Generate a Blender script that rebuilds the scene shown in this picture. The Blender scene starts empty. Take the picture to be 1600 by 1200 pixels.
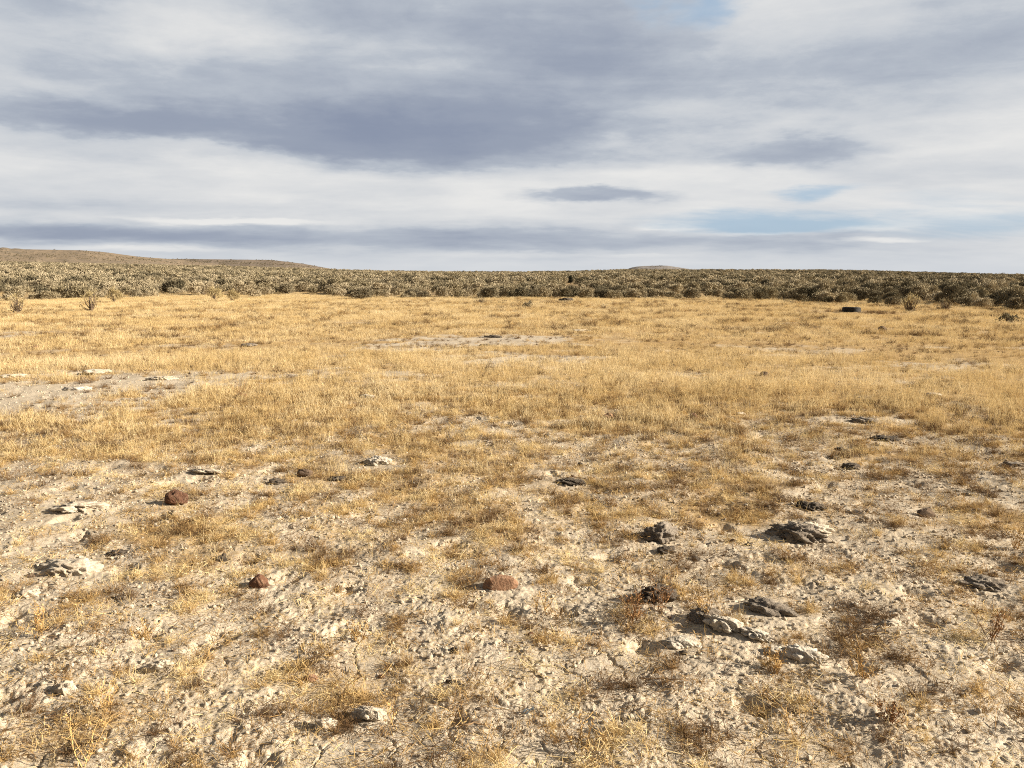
import bpy, bmesh, math, random
import numpy as np
from mathutils import Vector, Matrix, Euler

R = math.radians
rng = np.random.default_rng(11)
random.seed(11)
scene = bpy.context.scene
COL = scene.collection

# ------------------------------------------------------------------ camera
EYE = 1.6
PITCH = R(7.95)
F = 1232.0 / 1600.0            # focal length in picture widths
cam_d = bpy.data.cameras.new('camera')
cam_d.sensor_fit = 'HORIZONTAL'
cam_d.sensor_width = 36.0
cam_d.lens = 36.0 * F
cam_d.clip_start = 0.05
cam_d.clip_end = 20000.0
cam = bpy.data.objects.new('camera', cam_d)
cam.location = (0, 0, EYE)
cam.rotation_euler = (R(90) - PITCH, 0, 0)
COL.objects.link(cam)
scene.camera = cam

# ------------------------------------------------------------------ light
SUN_AZ, SUN_EL = 97.0, 23.0     # azimuth clockwise from the view direction (+Y)
sd = Vector((math.sin(R(SUN_AZ)) * math.cos(R(SUN_EL)), math.cos(R(SUN_AZ)) * math.cos(R(SUN_EL)), math.sin(R(SUN_EL))))
sun_d = bpy.data.lights.new('sun', 'SUN')
sun_d.energy = 5.0
sun_d.angle = R(0.55)
sun_d.color = (1.0, 0.89, 0.735)
sun = bpy.data.objects.new('sun', sun_d)
sun.rotation_euler = sd.to_track_quat('Z', 'Y').to_euler()
sun.location = (30, -4, 20)
COL.objects.link(sun)

scene.view_settings.view_transform = 'Standard'
scene.view_settings.look = 'None'
scene.view_settings.gamma = 1.0
scene.view_settings.use_curve_mapping = False
scene.view_settings.exposure = 1.3
scene.render.engine = 'CYCLES'
scene.cycles.max_bounces = 5
scene.cycles.diffuse_bounces = 3
scene.cycles.glossy_bounces = 1
scene.cycles.transmission_bounces = 2
scene.cycles.use_denoising = False
scene.cycles.pixel_filter_type = 'BLACKMAN_HARRIS'
scene.cycles.filter_width = 1.05


def ray(px, py):
    """world direction of a point of the 1600x1200 photograph"""
    X = (px - 800.0) / 1232.0
    Y = -(py - 600.0) / 1232.0
    return np.array([X, math.cos(PITCH) + Y * math.sin(PITCH), -math.sin(PITCH) + Y * math.cos(PITCH)])


def azel(px, py):
    d = ray(px, py)
    d = d / np.linalg.norm(d)
    return math.degrees(math.atan2(d[0], d[1])), math.degrees(math.asin(d[2]))


# ------------------------------------------------------------------ sky (world)
world = bpy.data.worlds.new('World')
scene.world = world
world.use_nodes = True
wt = world.node_tree
wt.nodes.clear()


class NB:
    """small node builder"""
    def __init__(self, tree):
        self.t = tree

    def n(self, kind, **kw):
        nd = self.t.nodes.new(kind)
        for k, v in kw.items():
            setattr(nd, k, v)
        return nd

    def put(self, sock, v):
        if isinstance(v, bpy.types.NodeSocket):
            self.t.links.new(v, sock)
        else:
            sock.default_value = v

    def m(self, op, a, b=0.0, c=0.0, clamp=False):
        nd = self.n('ShaderNodeMath', operation=op, use_clamp=clamp)
        self.put(nd.inputs[0], a); self.put(nd.inputs[1], b); self.put(nd.inputs[2], c)
        return nd.outputs[0]

    def v(self, op, a, b=(0, 0, 0), scale=1.0):
        nd = self.n('ShaderNodeVectorMath', operation=op)
        self.put(nd.inputs[0], a); self.put(nd.inputs[1], b)
        if op == 'SCALE':
            self.put(nd.inputs['Scale'], scale)
        return nd.outputs['Value'] if op in ('LENGTH', 'DOT_PRODUCT') else nd.outputs[0]

    def xyz(self, x, y, z=0.0):
        nd = self.n('ShaderNodeCombineXYZ')
        for i, q in enumerate((x, y, z)):
            self.put(nd.inputs[i], q)
        return nd.outputs[0]

    def sep(self, v):
        nd = self.n('ShaderNodeSeparateXYZ')
        self.put(nd.inputs[0], v)
        return nd.outputs

    def noise(self, vec, scale, detail=4.0, rough=0.55, dist=0.0, color=False, dim='3D'):
        nd = self.n('ShaderNodeTexNoise')
        nd.noise_dimensions = dim
        self.put(nd.inputs['Vector'], vec)
        self.put(nd.inputs['Scale'], scale)
        self.put(nd.inputs['Detail'], detail)
        self.put(nd.inputs['Roughness'], rough)
        self.put(nd.inputs['Distortion'], dist)
        return nd.outputs['Color' if color else 'Fac'] if color else nd.outputs[0]

    def mr(self, v, a, b, c=0.0, d=1.0, smooth=True):
        nd = self.n('ShaderNodeMapRange')
        nd.interpolation_type = 'SMOOTHSTEP' if smooth else 'LINEAR'
        nd.clamp = True
        self.put(nd.inputs[0], v)
        for i, q in enumerate((a, b, c, d)):
            self.put(nd.inputs[1 + i], q)
        return nd.outputs[0]

    def mix(self, f, a, b, mode='MIX'):
        nd = self.n('ShaderNodeMix')
        nd.data_type = 'RGBA'
        nd.blend_type = mode
        nd.clamp_factor = True
        self.put(nd.inputs[0], f)
        for s, q in ((nd.inputs[6], a), (nd.inputs[7], b)):
            if not isinstance(q, bpy.types.NodeSocket) and len(q) == 3:
                q = (*q, 1.0)
            self.put(s, q)
        return nd.outputs[2]


def build_sky():
    b = NB(wt)
    tc = b.n('ShaderNodeTexCoord')
    d = b.v('NORMALIZE', tc.outputs['Generated'])
    dx, dy, dz = b.sep(d)
    az = b.m('MULTIPLY', b.m('ARCTAN2', dx, dy), 57.29578)
    el = b.m('MULTIPLY', b.m('ARCSINE', dz), 57.29578)
    # coordinates on a flat cloud deck overhead: noise foreshortens towards the horizon
    den = b.m('ADD', b.m('MAXIMUM', dz, 0.0), 0.15)
    P = b.xyz(b.m('DIVIDE', dx, den), b.m('DIVIDE', dy, den), 0.0)
    w1 = b.noise(P, 0.9, 5, 0.6, 0.0, True)
    w2 = b.noise(P, 3.2, 5, 0.62, 0.0, True)
    warp = b.v('ADD', b.v('MULTIPLY', b.v('SUBTRACT', w1, (0.5, 0.5, 0.5)), (26, 6.5, 0)),
               b.v('MULTIPLY', b.v('SUBTRACT', w2, (0.5, 0.5, 0.5)), (12, 3.6, 0)))
    # calm the warp near the horizon, where the deck is far away
    calm = b.mr(el, 1.0, 13.0, 0.14, 0.8)
    uv = b.v('ADD', b.xyz(az, el, 0.0), b.v('SCALE', warp, scale=calm))
    n1 = b.noise(P, 1.35, 6, 0.52, 0.25)
    n2 = b.noise(b.v('MULTIPLY', P, (0.6, 1.3, 1.0)), 2.6, 6, 0.58, 0.3)
    n3 = b.noise(b.xyz(b.m('MULTIPLY', az, 0.016), b.m('MULTIPLY', el, 0.16), 2.7), 3.0, 5, 0.5, 0.6)

    def field(blobs):
        tot = None
        for (px, py, hx, hy, soft, wgt) in blobs:
            u0, v0 = azel(px, py)
            ua, va = azel(px + hx * 0.5, py)
            ub, vb = azel(px - hx * 0.5, py)
            uc, vc = azel(px, py - hy * 0.5)
            ud, vd = azel(px, py + hy * 0.5)
            a, c = (ua - ub), (vc - vd)
            q = b.v('LENGTH', b.v('MULTIPLY', b.v('SUBTRACT', uv, (u0, v0, 0)), (1.0 / a, 1.0 / c, 0)))
            f = b.mr(q, max(0.0, 1 - soft), 1 + soft, wgt, 0.0)
            tot = f if tot is None else b.m('ADD', tot, f)
        return tot

    dark = field([
        (430, 85, 680, 145, .5, .37), (180, 190, 480, 40, .6, .34), (820, 50, 280, 75, .8, .28), (560, 165, 330, 60, .7, .25), (450, 205, 420, 22, .6, .20),
        (760, 225, 270, 46, .5, .58), (1000, 150, 260, 60, .8, .25), (1100, 185, 160, 22, .8, .2),
        (1540, 95, 240, 85, .8, .32), (1320, 130, 220, 60, .9, .12), (1250, 40, 420, 70, .9, .22),
        (1230, 232, 150, 26, .6, .65), (922, 309, 100, 12, .5, .68),
        (480, 369, 800, 19, .7, .50), (60, 364, 330, 12, .8, .40), (900, 382, 420, 18, .9, .28), (1300, 390, 340, 16, .9, .26), (400, 398, 500, 10, .8, .2),
        (130, 300, 260, 30, .8, .16), (250, 325, 500, 10, .9, .16), (1500, 260, 160, 20, .9, .2),
    ])
    light = field([
        (280, 45, 110, 40, .9, .42), (1130, 40, 150, 50, .9, .2), (160, 135, 130, 24, .9, .22), (620, 110, 160, 30, .9, .10),
        (360, 343, 130, 5, .7, .50), (1075, 353, 60, 4, .6, .5), (1370, 353, 62, 7, .7, .55), (1385, 374, 50, 4, .7, .45), (1180, 362, 60, 3, .7, .4),
        (620, 268, 260, 12, .9, .16), (230, 222, 260, 10, .9, .14), (230, 388, 120, 3, .8, .35), (830, 398, 90, 4, .8, .25), (1000, 400, 60, 3, .8, .25)
    ])
    blue = field([
        (1045, 12, 75, 34, .8, .75), (1165, 345, 140, 17, .9, .95), (1275, 301, 55, 10, .9, .6), (1315, 289, 60, 9, .9, .5), (1500, 348, 170, 22, .9, .7), (1420, 310, 130, 14, .8, .25),
        (1250, 352, 120, 9, .7, .4), (60, 350, 120, 10, .9, .2)
    ])
    up = b.mr(el, 6.0, 14.0, 0.0, 1.0)
    dm = b.m('ADD', dark, b.m('MULTIPLY', b.m('SUBTRACT', n1, 0.5), 0.85))
    dm = b.m('ADD', dm, b.m('MULTIPLY', b.m('SUBTRACT', n2, 0.5), 0.38))
    dm = b.m('ADD', dm, b.m('MULTIPLY', b.m('SUBTRACT', n3, 0.5), 0.55))
    n4 = b.noise(b.v('ADD', P, b.v('SCALE', w2, scale=0.25)), 5.5, 7, 0.66)
    dm = b.m('ADD', dm, b.m('MULTIPLY', b.m('SUBTRACT', n4, 0.5), b.mr(el, 3.0, 12.0, 0.12, 0.42)))
    dm = b.m('ADD', b.m('SUBTRACT', dm, light), b.m('MULTIPLY', up, 0.04))
    # overhead and behind: unseen darker deck of noise, added to cut the fill
    front = b.mr(b.m('ABSOLUTE', az), 36.0, 60.0, 1.0, 0.0)
    low = b.mr(el, 24.0, 40.0, 1.0, 0.0)
    out = b.m('SUBTRACT', 1.0, b.m('MULTIPLY', front, low))
    dm = b.m('ADD', dm, b.m('MULTIPLY', out, 0.75))
    c = b.mix(b.mr(dm, -0.18, 0.52, smooth=False), (4.05, 4.04, 3.98), (2.55, 2.76, 3.06))
    c = b.mix(b.mr(dm, 0.32, 1.0), c, (1.60, 1.82, 2.28))
    c = b.mix(b.mr(dm, 0.9, 1.6), c, (1.30, 1.52, 2.04))
    hi = b.mr(b.m('ADD', light, b.m('MULTIPLY', b.m('SUBTRACT', n2, 0.5), 0.4)), 0.25, 0.6)
    c = b.mix(b.m('MULTIPLY', hi, 0.5), c, (4.25, 4.2, 4.1))
    # pale strip of far cloud right above the horizon
    hz = b.mr(el, 0.2, 2.0, 1.0, 0.0)
    c = b.mix(b.m('MULTIPLY', hz, 0.65), c, (3.05, 3.22, 3.45))
    # the unseen overhead deck is dimmed to grey so ground shadows deepen
    c = b.mix(b.m('MULTIPLY', out, 0.75), c, (0.85, 0.82, 0.79))
    sky = b.n('ShaderNodeTexSky')
    sky.sky_type = 'NISHITA'
    sky.sun_disc = False
    sky.sun_elevation = R(SUN_EL)
    sky.sun_rotation = R(SUN_AZ)
    sky.air_density = 1.0
    sky.dust_density = 0.6
    skc = b.mix(1.0, sky.outputs[0], (0.55, 0.55, 0.55), 'MULTIPLY')
    bl = b.m('ADD', blue, b.m('MULTIPLY', b.m('SUBTRACT', n2, 0.5), 0.9))
    bm = b.mr(bl, 0.1, 1.0, 0.0, 0.85)
    c = b.mix(bm, c, b.mix(0.8, skc, (1.75, 2.55, 3.5)))
    bg = b.n('ShaderNodeBackground')
    b.put(bg.inputs[0], c)
    bg.inputs[1].default_value = 0.081
    o = b.n('ShaderNodeOutputWorld')
    wt.links.new(bg.outputs[0], o.inputs[0])


build_sky()
world.cycles.sampling_method = 'MANUAL'
world.cycles.sample_map_resolution = 512


# ------------------------------------------------------------------ noise in numpy
def _h(ix, iy, seed):
    a = (ix.astype(np.int64) * 374761393 + iy.astype(np.int64) * 668265263 + seed * 2147483647) & 0xFFFFFFFF
    a = ((a ^ (a >> 13)) * 1274126177) & 0xFFFFFFFF
    a = ((a ^ (a >> 16)) * 2246822519) & 0xFFFFFFFF
    a = a ^ (a >> 15)
    return (a & 0xFFFFFF).astype(np.float64) / 16777216.0


def perlin(x, y, seed=0):
    x = np.asarray(x, float); y = np.asarray(y, float)
    ix = np.floor(x); iy = np.floor(y)
    fx = x - ix; fy = y - iy
    u = fx * fx * fx * (fx * (fx * 6 - 15) + 10); v = fy * fy * fy * (fy * (fy * 6 - 15) + 10)

    def g(ox, oy):
        a = _h(ix + ox, iy + oy, seed) * 2 * np.pi
        return np.cos(a) * (fx - ox) + np.sin(a) * (fy - oy)
    a = g(0, 0) * (1 - u) + g(1, 0) * u
    c = g(0, 1) * (1 - u) + g(1, 1) * u
    return (a * (1 - v) + c * v) * 1.4


def fbm(x, y, seed=0, octv=4, gain=0.5):
    t = 0.0; a = 1.0; k = 1.0
    for o in range(octv):
        t = t + a * perlin(x * k + 17.3 * o, y * k - 9.1 * o, seed + o * 31)
        a *= gain; k *= 2.03
    return t


def worley(x, y, seed=0):
    """F1, F2 and the random value of the nearest cell"""
    x = np.asarray(x, float); y = np.asarray(y, float)
    ix = np.floor(x); iy = np.floor(y)
    f1 = np.full(x.shape, 9.0); f2 = np.full(x.shape, 9.0); rid = np.zeros(x.shape)
    for ox in (-1, 0, 1):
        for oy in (-1, 0, 1):
            cx = ix + ox; cy = iy + oy
            d = np.hypot(cx + _h(cx, cy, seed) - x, cy + _h(cx, cy, seed + 7) - y)
            cr = _h(cx, cy, seed + 13)
            near = d < f1
            f2 = np.where(near, f1, np.minimum(f2, d))
            rid = np.where(near, cr, rid)
            f1 = np.where(near, d, f1)
    return f1, f2, rid


def sstep(a, b, t):
    t = np.clip((t - a) / (b - a), 0, 1)
    return t * t * (3 - 2 * t)


# ------------------------------------------------------------------ terrain
HOR_X = [-600, 0, 250, 500, 650, 800, 900, 1000, 1150, 1300, 1450, 1600, 2200]
HOR_Y = [400, 409, 414, 421, 424, 425.5, 424, 421.5, 420.5, 422, 425.5, 428.5, 432]
CREST = 270.0
hor_az = [azel(x, 428)[0] for x in HOR_X]
hor_h = [EYE + ray(x, y)[2] / math.hypot(*ray(x, y)[:2]) * CREST - 0.85 for x, y in zip(HOR_X, HOR_Y)]


def terrain(x, y):
    """large shape of the land: flat by the camera, a slow rise through the sagebrush to a crest"""
    x = np.asarray(x, float); y = np.asarray(y, float)
    r = np.hypot(x, y)
    a = np.degrees(np.arctan2(x, y))
    h = np.interp(a, hor_az, hor_h)
    t = np.clip((r - 60.0) / (CREST - 60.0), 0, 1)
    z = h * (t * t * (3 - 2 * t) * 0.15 + t ** 0.85 * 0.85)
    z = z - np.clip(r - CREST, 0, 800) * 0.012
    z = z + 0.10 * fbm(x / 14.0, y / 14.0, 5, 2) * sstep(8, 40, r) + 0.35 * fbm(x / 50.0, y / 50.0, 6, 2) * sstep(70, 140, r)
    return z


def micro(x, y):
    """hummocks, clods, crust and hoof marks on the bare soil"""
    r = np.hypot(x, y)
    z = 0.026 * fbm(x / 1.3, y / 1.3, 1, 2) + 0.015 * fbm(x / 0.42, y / 0.42, 2, 3)
    smooth = sstep(-0.1, 0.45, fbm(x / 0.75, y / 0.75, 3, 3)) * 0.75 * (1 - sstep(6.5, 9.0, r))
    fade = 1 - sstep(9, 22, r)
    wx = x + 0.02 * perlin(x / 0.05, y / 0.05, 41); wy = y + 0.02 * perlin(x / 0.05, y / 0.05, 42)
    c = 0.0
    f1, f2, q = worley(wx / 0.16, wy / 0.16, 51)
    c = c + 0.022 * np.clip(q - 0.55, 0, 1) * np.clip(1.0 - f1 * 1.35, 0, 1) ** 0.7
    f1, f2, q = worley(wx / 0.07, wy / 0.07, 52)
    c = c + 0.016 * np.clip(q - 0.55, 0, 1) * np.clip(1.0 - f1 * 1.3, 0, 1) ** 0.6
    f1, f2, q = worley(wx / 0.034, wy / 0.034, 53)
    c = c + 0.010 * q ** 2.0 * np.clip(1.0 - f1 * 1.25, 0, 1) ** 0.6 * (1 - sstep(7, 13, r))
    f1, f2, q = worley(x / 0.017, y / 0.017, 55)
    c = c + 0.0065 * q ** 1.5 * np.clip(1.0 - f1 * 1.2, 0, 1) ** 0.6 * (1 - sstep(4.5, 7, r))
    # pits
    f1, f2, q = worley(x / 0.33, y / 0.33, 61)
    pit = -0.032 * (q > 0.72) * (1 - sstep(0.06, 0.30, f1 + 0.10 * fbm(x / 0.06, y / 0.06, 63, 2)))
    # cracks in the smooth crust
    f1, f2, q = worley((x + 0.03 * perlin(x / 0.06, y / 0.06, 43)) / 0.23, (y + 0.03 * perlin(x / 0.06, y / 0.06, 44)) / 0.23, 62)
    crack = -0.018 * (1 - sstep(0.0, 0.035, f2 - f1)) * smooth * (1 - sstep(4, 7, r))
    return (z + c * (1 - smooth) + pit + crack) * fade + z * (1 - fade) * 0.6


def ground_z(x, y):
    return terrain(x, y) + micro(x, y)


def at(px, py):
    """the ground point seen at a point of the photograph"""
    d = ray(px, py)
    t = -EYE / d[2]
    for _ in range(8):
        z = float(terrain(np.array(d[0] * t), np.array(d[1] * t)))
        t = (z - EYE) / d[2]
    return d[0] * t, d[1] * t


def to_px(x, y, z=0.0):
    dy = y * math.cos(PITCH) - (z - EYE) * math.sin(PITCH)
    dz = y * math.sin(PITCH) + (z - EYE) * math.cos(PITCH)
    dy = np.maximum(dy, 1e-3)
    return 800 + 1232 * x / dy, 600 - 1232 * dz / dy


BARE = [  # where the photograph shows bare soil: x, y, half width, half height, strength
    (60, 628, 200, 26, .95), (190, 603, 180, 14, .85), (340, 587, 170, 9, .6), (120, 582, 90, 7, .5),
    (640, 545, 110, 9, .55), (760, 533, 160, 10, .88), (800, 560, 130, 12, .55), (530, 556, 80, 6, .4),
    (50, 790, 200, 58, 1.0), (230, 745, 140, 26, .8), (330, 760, 120, 30, .5), (160, 860, 120, 18, .6), (570, 716, 80, 14, .6), (700, 665, 120, 12, .35), (860, 690, 170, 22, .45),
    (1000, 720, 160, 20, .35), (1340, 790, 140, 50, .6), (1450, 690, 130, 16, .5), (1400, 850, 150, 28, .6), (1130, 860, 150, 30, .4), (1300, 545, 90, 7, .15), (1340, 660, 110, 9, .45), (1380, 590, 70, 8, .15),
    (300, 540, 60, 4, .4), (50, 522, 90, 6, .5), (550, 970, 200, 60, .5), (200, 1010, 180, 50, .6), (1350, 1080, 120, 60, .6), (1120, 1090, 80, 40, .4), (900, 440, 300, 6, .2), (430, 830, 160, 26, .3)]


def bare_mask(x, y):
    px, py = to_px(x, y)
    k = np.zeros(np.shape(x))
    for (cx, cy, hx, hy, s) in BARE:
        q = np.hypot((px - cx) / hx, (py - cy) / hy) + 0.4 * fbm(x / 0.5, y / 0.5, 75, 2)
        k = np.maximum(k, s * (1 - sstep(0.4, 1.2, q)))
    return k


def cover(x, y):
    """how much of the ground dry grass covers, 0..1"""
    px, py = to_px(x, y)
    base = np.interp(py, [470, 520, 560, 620, 655, 690, 740, 820, 950, 1080, 1250], [1.02, .98, .90, .82, .70, .58, .50, .40, .25, .14, .09])
    base = base - 0.12 * sstep(1000, 1500, px) * sstep(640, 700, py)
    n = 0.55 * fbm(x / 1.1, y / 1.1, 71, 3) + 0.35 * fbm(x / 0.35, y / 0.35, 72, 2) * (1 - sstep(12, 25, np.hypot(x, y)))
    n = n + 0.55 * fbm(x / 4.0, y / 3.0, 73, 3) * sstep(8, 16, np.hypot(x, y))
    k = base + n * 0.75
    for (cx, cy, hx, hy, s) in BARE:
        q = np.hypot((px - cx) / hx, (py - cy) / hy) + 0.5 * fbm(x / 0.7, y / 0.7, 74, 3)
        k = k - s * (1 - sstep(0.3, 1.3, q)) * np.where(base > .6, 1.0, .6)
    return np.clip(k, 0, 1)


# ------------------------------------------------------------------ materials
def material(name):
    m = bpy.data.materials.new(name)
    m.use_nodes = True
    t = m.node_tree
    t.nodes.clear()
    b = NB(t)
    o = b.n('ShaderNodeOutputMaterial')
    return m, b, o


def principled(b, o, col, rough=0.9, normal=None, spec=0.2):
    p = b.n('ShaderNodeBsdfPrincipled')
    b.put(p.inputs['Base Color'], col)
    b.put(p.inputs['Roughness'], rough)
    p.inputs['Specular IOR Level'].default_value = spec
    if normal is not None:
        b.put(p.inputs['Normal'], normal)
    b.t.links.new(p.outputs[0], o.inputs[0])
    return p


def bump(b, h, strength=0.5, dist=0.01):
    nd = b.n('ShaderNodeBump')
    nd.inputs['Strength'].default_value = strength
    nd.inputs['Distance'].default_value = dist
    b.put(nd.inputs['Height'], h)
    return nd.outputs[0]


def mat_ground():
    m, b, o = material('dry soil')
    pos = b.n('ShaderNodeNewGeometry').outputs['Position']
    cov = b.n('ShaderNodeAttribute', attribute_name='cover').outputs['Fac']
    sage = b.n('ShaderNodeAttribute', attribute_name='scrub').outputs['Fac']
    n1 = b.noise(pos, 1.3, 4, 0.6)
    n2 = b.noise(pos, 9.0, 5, 0.65)
    n3 = b.noise(pos, 70.0, 3, 0.7)
    n4 = b.noise(pos, 260.0, 2, 0.6)
    soil = b.mix(b.mr(n1, 0.3, 0.7), (0.50, 0.43, 0.33), (0.44, 0.37, 0.275))
    soil = b.mix(b.mr(n2, 0.45, 0.75, 0, 0.75), soil, (0.55, 0.485, 0.39))
    soil = b.mix(b.mr(n3, 0.56, 0.68, 0, 0.8), soil, (0.17, 0.12, 0.075))
    n5 = b.noise(b.v('MULTIPLY', pos, (1.0, 2.2, 1.0)), 150.0, 2, 0.6)
    soil = b.mix(b.mr(n5, 0.58, 0.66, 0, 0.7), soil, (0.36, 0.24, 0.11))
    n6 = b.noise(b.v('MULTIPLY', pos, (1.0, 2.0, 1.0)), 16.0, 4, 0.7)
    soil = b.mix(b.mr(n6, 0.56, 0.70, 0, 0.55), soil, (0.27, 0.20, 0.125))
    litter = b.mix(b.mr(n3, 0.35, 0.65), (0.30, 0.185, 0.075), (0.44, 0.30, 0.125))
    litter = b.mix(b.mr(n2, 0.4, 0.7, 0, 0.5), litter, (0.20, 0.12, 0.055))
    lm = b.mr(b.m('ADD', cov, b.m('MULTIPLY', b.m('SUBTRACT', n3, 0.5), 0.9)), 0.25, 0.85, 0.0, 0.9)
    c = b.mix(lm, soil, litter)
    scrub = b.mix(b.mr(n1, 0.35, 0.65), (0.40, 0.29, 0.155), (0.30, 0.215, 0.12))
    c = b.mix(sage, c, scrub)
    hgt = b.m('ADD', b.m('MULTIPLY', n3, 0.7), b.m('MULTIPLY', n4, 0.35))
    principled(b, o, c, 0.95, bump(b, hgt, 0.55, 0.010), 0.1)
    return m


def mat_straw(name, cols, trans=0.25):
    """dry stems: colour from the per-tuft tint"""
    m, b, o = material(name)
    at_ = b.n('ShaderNodeAttribute', attribute_name='tint', attribute_type='INSTANCER').outputs['Fac']
    pos = b.n('ShaderNodeNewGeometry').outputs['Position']
    n = b.noise(pos, 25.0, 2, 0.5)
    t = b.m('ADD', at_, b.m('MULTIPLY', b.m('SUBTRACT', n, 0.5), 0.5))
    cr = b.n('ShaderNodeValToRGB')
    els = cr.color_ramp.elements
    while len(els) < len(cols):
        els.new(0.5)
    for i, cc in enumerate(cols):
        els[i].position = i / (len(cols) - 1)
        els[i].color = (*cc, 1)
    b.put(cr.inputs[0], t)
    d = b.n('ShaderNodeBsdfDiffuse')
    b.put(d.inputs[0], cr.outputs[0])
    tr = b.n('ShaderNodeBsdfTranslucent')
    b.put(tr.inputs[0], cr.outputs[0])
    mx = b.n('ShaderNodeMixShader')
    mx.inputs[0].default_value = trans
    b.t.links.new(d.outputs[0], mx.inputs[1]); b.t.links.new(tr.outputs[0], mx.inputs[2])
    b.t.links.new(mx.outputs[0], o.inputs[0])
    return m


def mat_leaf(name, c1, c2, c3, trans=0.2):
    """shrub foliage: colour from each plant's own random value and small noise"""
    m, b, o = material(name)
    rnd = b.n('ShaderNodeObjectInfo').outputs['Random']
    pos = b.n('ShaderNodeNewGeometry').outputs['Position']
    n = b.noise(pos, 6.0, 2, 0.6)
    c = b.mix(b.mr(rnd, 0.0, 1.0, 0, 1, False), c1, c2)
    c = b.mix(b.mr(n, 0.45, 0.75, 0, 0.7), c, c3)
    d = b.n('ShaderNodeBsdfDiffuse')
    b.put(d.inputs[0], c)
    tr = b.n('ShaderNodeBsdfTranslucent')
    b.put(tr.inputs[0], c)
    mx = b.n('ShaderNodeMixShader')
    mx.inputs[0].default_value = trans
    b.t.links.new(d.outputs[0], mx.inputs[1]); b.t.links.new(tr.outputs[0], mx.inputs[2])
    b.t.links.new(mx.outputs[0], o.inputs[0])
    return m


def mat_rock(name, c1, c2, c3, sc=30.0, strength=0.6):
    m, b, o = material(name)
    pos = b.n('ShaderNodeNewGeometry').outputs['Position']
    n1 = b.noise(pos, sc * 0.4, 4, 0.6)
    n2 = b.noise(pos, sc * 2.0, 5, 0.7)
    n3 = b.noise(pos, sc * 7.0, 3, 0.6)
    c = b.mix(b.mr(n1, 0.35, 0.65), c1, c2)
    c = b.mix(b.mr(n2, 0.52, 0.68, 0, 0.8), c, c3)
    principled(b, o, c, 0.92, bump(b, b.m('ADD', n2, b.m('MULTIPLY', n3, 0.4)), strength, 0.012), 0.15)
    return m


def mat_plain(name, c, rough=0.8, var=0.2, sc=40.0):
    m, b, o = material(name)
    pos = b.n('ShaderNodeNewGeometry').outputs['Position']
    n = b.noise(pos, sc, 4, 0.6)
    k = tuple(q * (1 - var) for q in c); k2 = tuple(min(1, q * (1 + var)) for q in c)
    principled(b, o, b.mix(b.mr(n, 0.3, 0.7), k, k2), rough, bump(b, n, 0.3, 0.004), 0.3)
    return m


M_GROUND = mat_ground()
M_GOLD = mat_straw('golden straw', [(0.27, 0.17, 0.085), (0.51, 0.375, 0.175), (0.66, 0.515, 0.27), (0.73, 0.61, 0.38)], 0.3)
M_WEED = mat_straw('dead weed stems', [(0.14, 0.085, 0.045), (0.34, 0.215, 0.095), (0.58, 0.41, 0.18), (0.72, 0.58, 0.32)], 0.2)
M_CRUMB = mat_rock('soil crumb', (0.48, 0.41, 0.315), (0.41, 0.34, 0.25), (0.53, 0.465, 0.37), 20)
M_SAGE = mat_leaf('sagebrush leaf', (0.25, 0.21, 0.13), (0.46, 0.39, 0.27), (0.44, 0.37, 0.235), 0.06)
M_SAGE_D = mat_leaf('dark sagebrush leaf', (0.13, 0.115, 0.075), (0.27, 0.23, 0.155), (0.30, 0.245, 0.155), 0.06)
M_RABBIT = mat_leaf('rabbitbrush leaf', (0.39, 0.315, 0.165), (0.43, 0.35, 0.19), (0.48, 0.40, 0.24))
M_TWIG = mat_plain('woody stem', (0.15, 0.11, 0.075), 0.9, 0.35)
M_DARK = mat_leaf('dark shrub leaf', (0.02, 0.022, 0.016), (0.03, 0.03, 0.02), (0.035, 0.035, 0.025), 0.05)
M_ROCK_RED = mat_rock('red brown rock', (0.17, 0.085, 0.05), (0.11, 0.058, 0.038), (0.28, 0.18, 0.115), 26, 0.9)
M_ROCK_TAN = mat_rock('reddish tan rock', (0.30, 0.175, 0.105), (0.21, 0.115, 0.07), (0.42, 0.30, 0.20), 22, 0.9)
M_ROCK_BROWN = mat_rock('dark brown rock', (0.10, 0.07, 0.05), (0.15, 0.105, 0.07), (0.21, 0.15, 0.10), 26)
M_CRUST = mat_rock('pale soil crust', (0.52, 0.45, 0.35), (0.44, 0.365, 0.27), (0.62, 0.56, 0.47), 30)
M_DUNG = mat_rock('weathered dung', (0.16, 0.13, 0.10), (0.24, 0.205, 0.165), (0.36, 0.315, 0.255), 24, 0.9)
M_DUNG_D = mat_rock('dark dung', (0.065, 0.052, 0.04), (0.105, 0.085, 0.065), (0.22, 0.185, 0.145), 26, 0.9)
M_DUNG_W = mat_rock('bleached dung', (0.56, 0.50, 0.41), (0.44, 0.385, 0.305), (0.66, 0.61, 0.53), 24, 0.8)


# ------------------------------------------------------------------ small helpers
def tag(o, label=None, cat=None, group=None, kind=None):
    if label: o['label'] = label
    if cat: o['category'] = cat
    if group: o['group'] = group
    if kind: o['kind'] = kind
    return o


def link_mesh(name, verts, faces, mat, parent=None, smooth=False):
    me = bpy.data.meshes.new(name)
    me.from_pydata([tuple(v) for v in verts], [], faces)
    me.update()
    if smooth:
        me.polygons.foreach_set('use_smooth', [True] * len(me.polygons))
    if mat: me.materials.append(mat)
    o = bpy.data.objects.new(name, me)
    COL.objects.link(o)
    if parent: o.parent = parent
    return o


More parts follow.
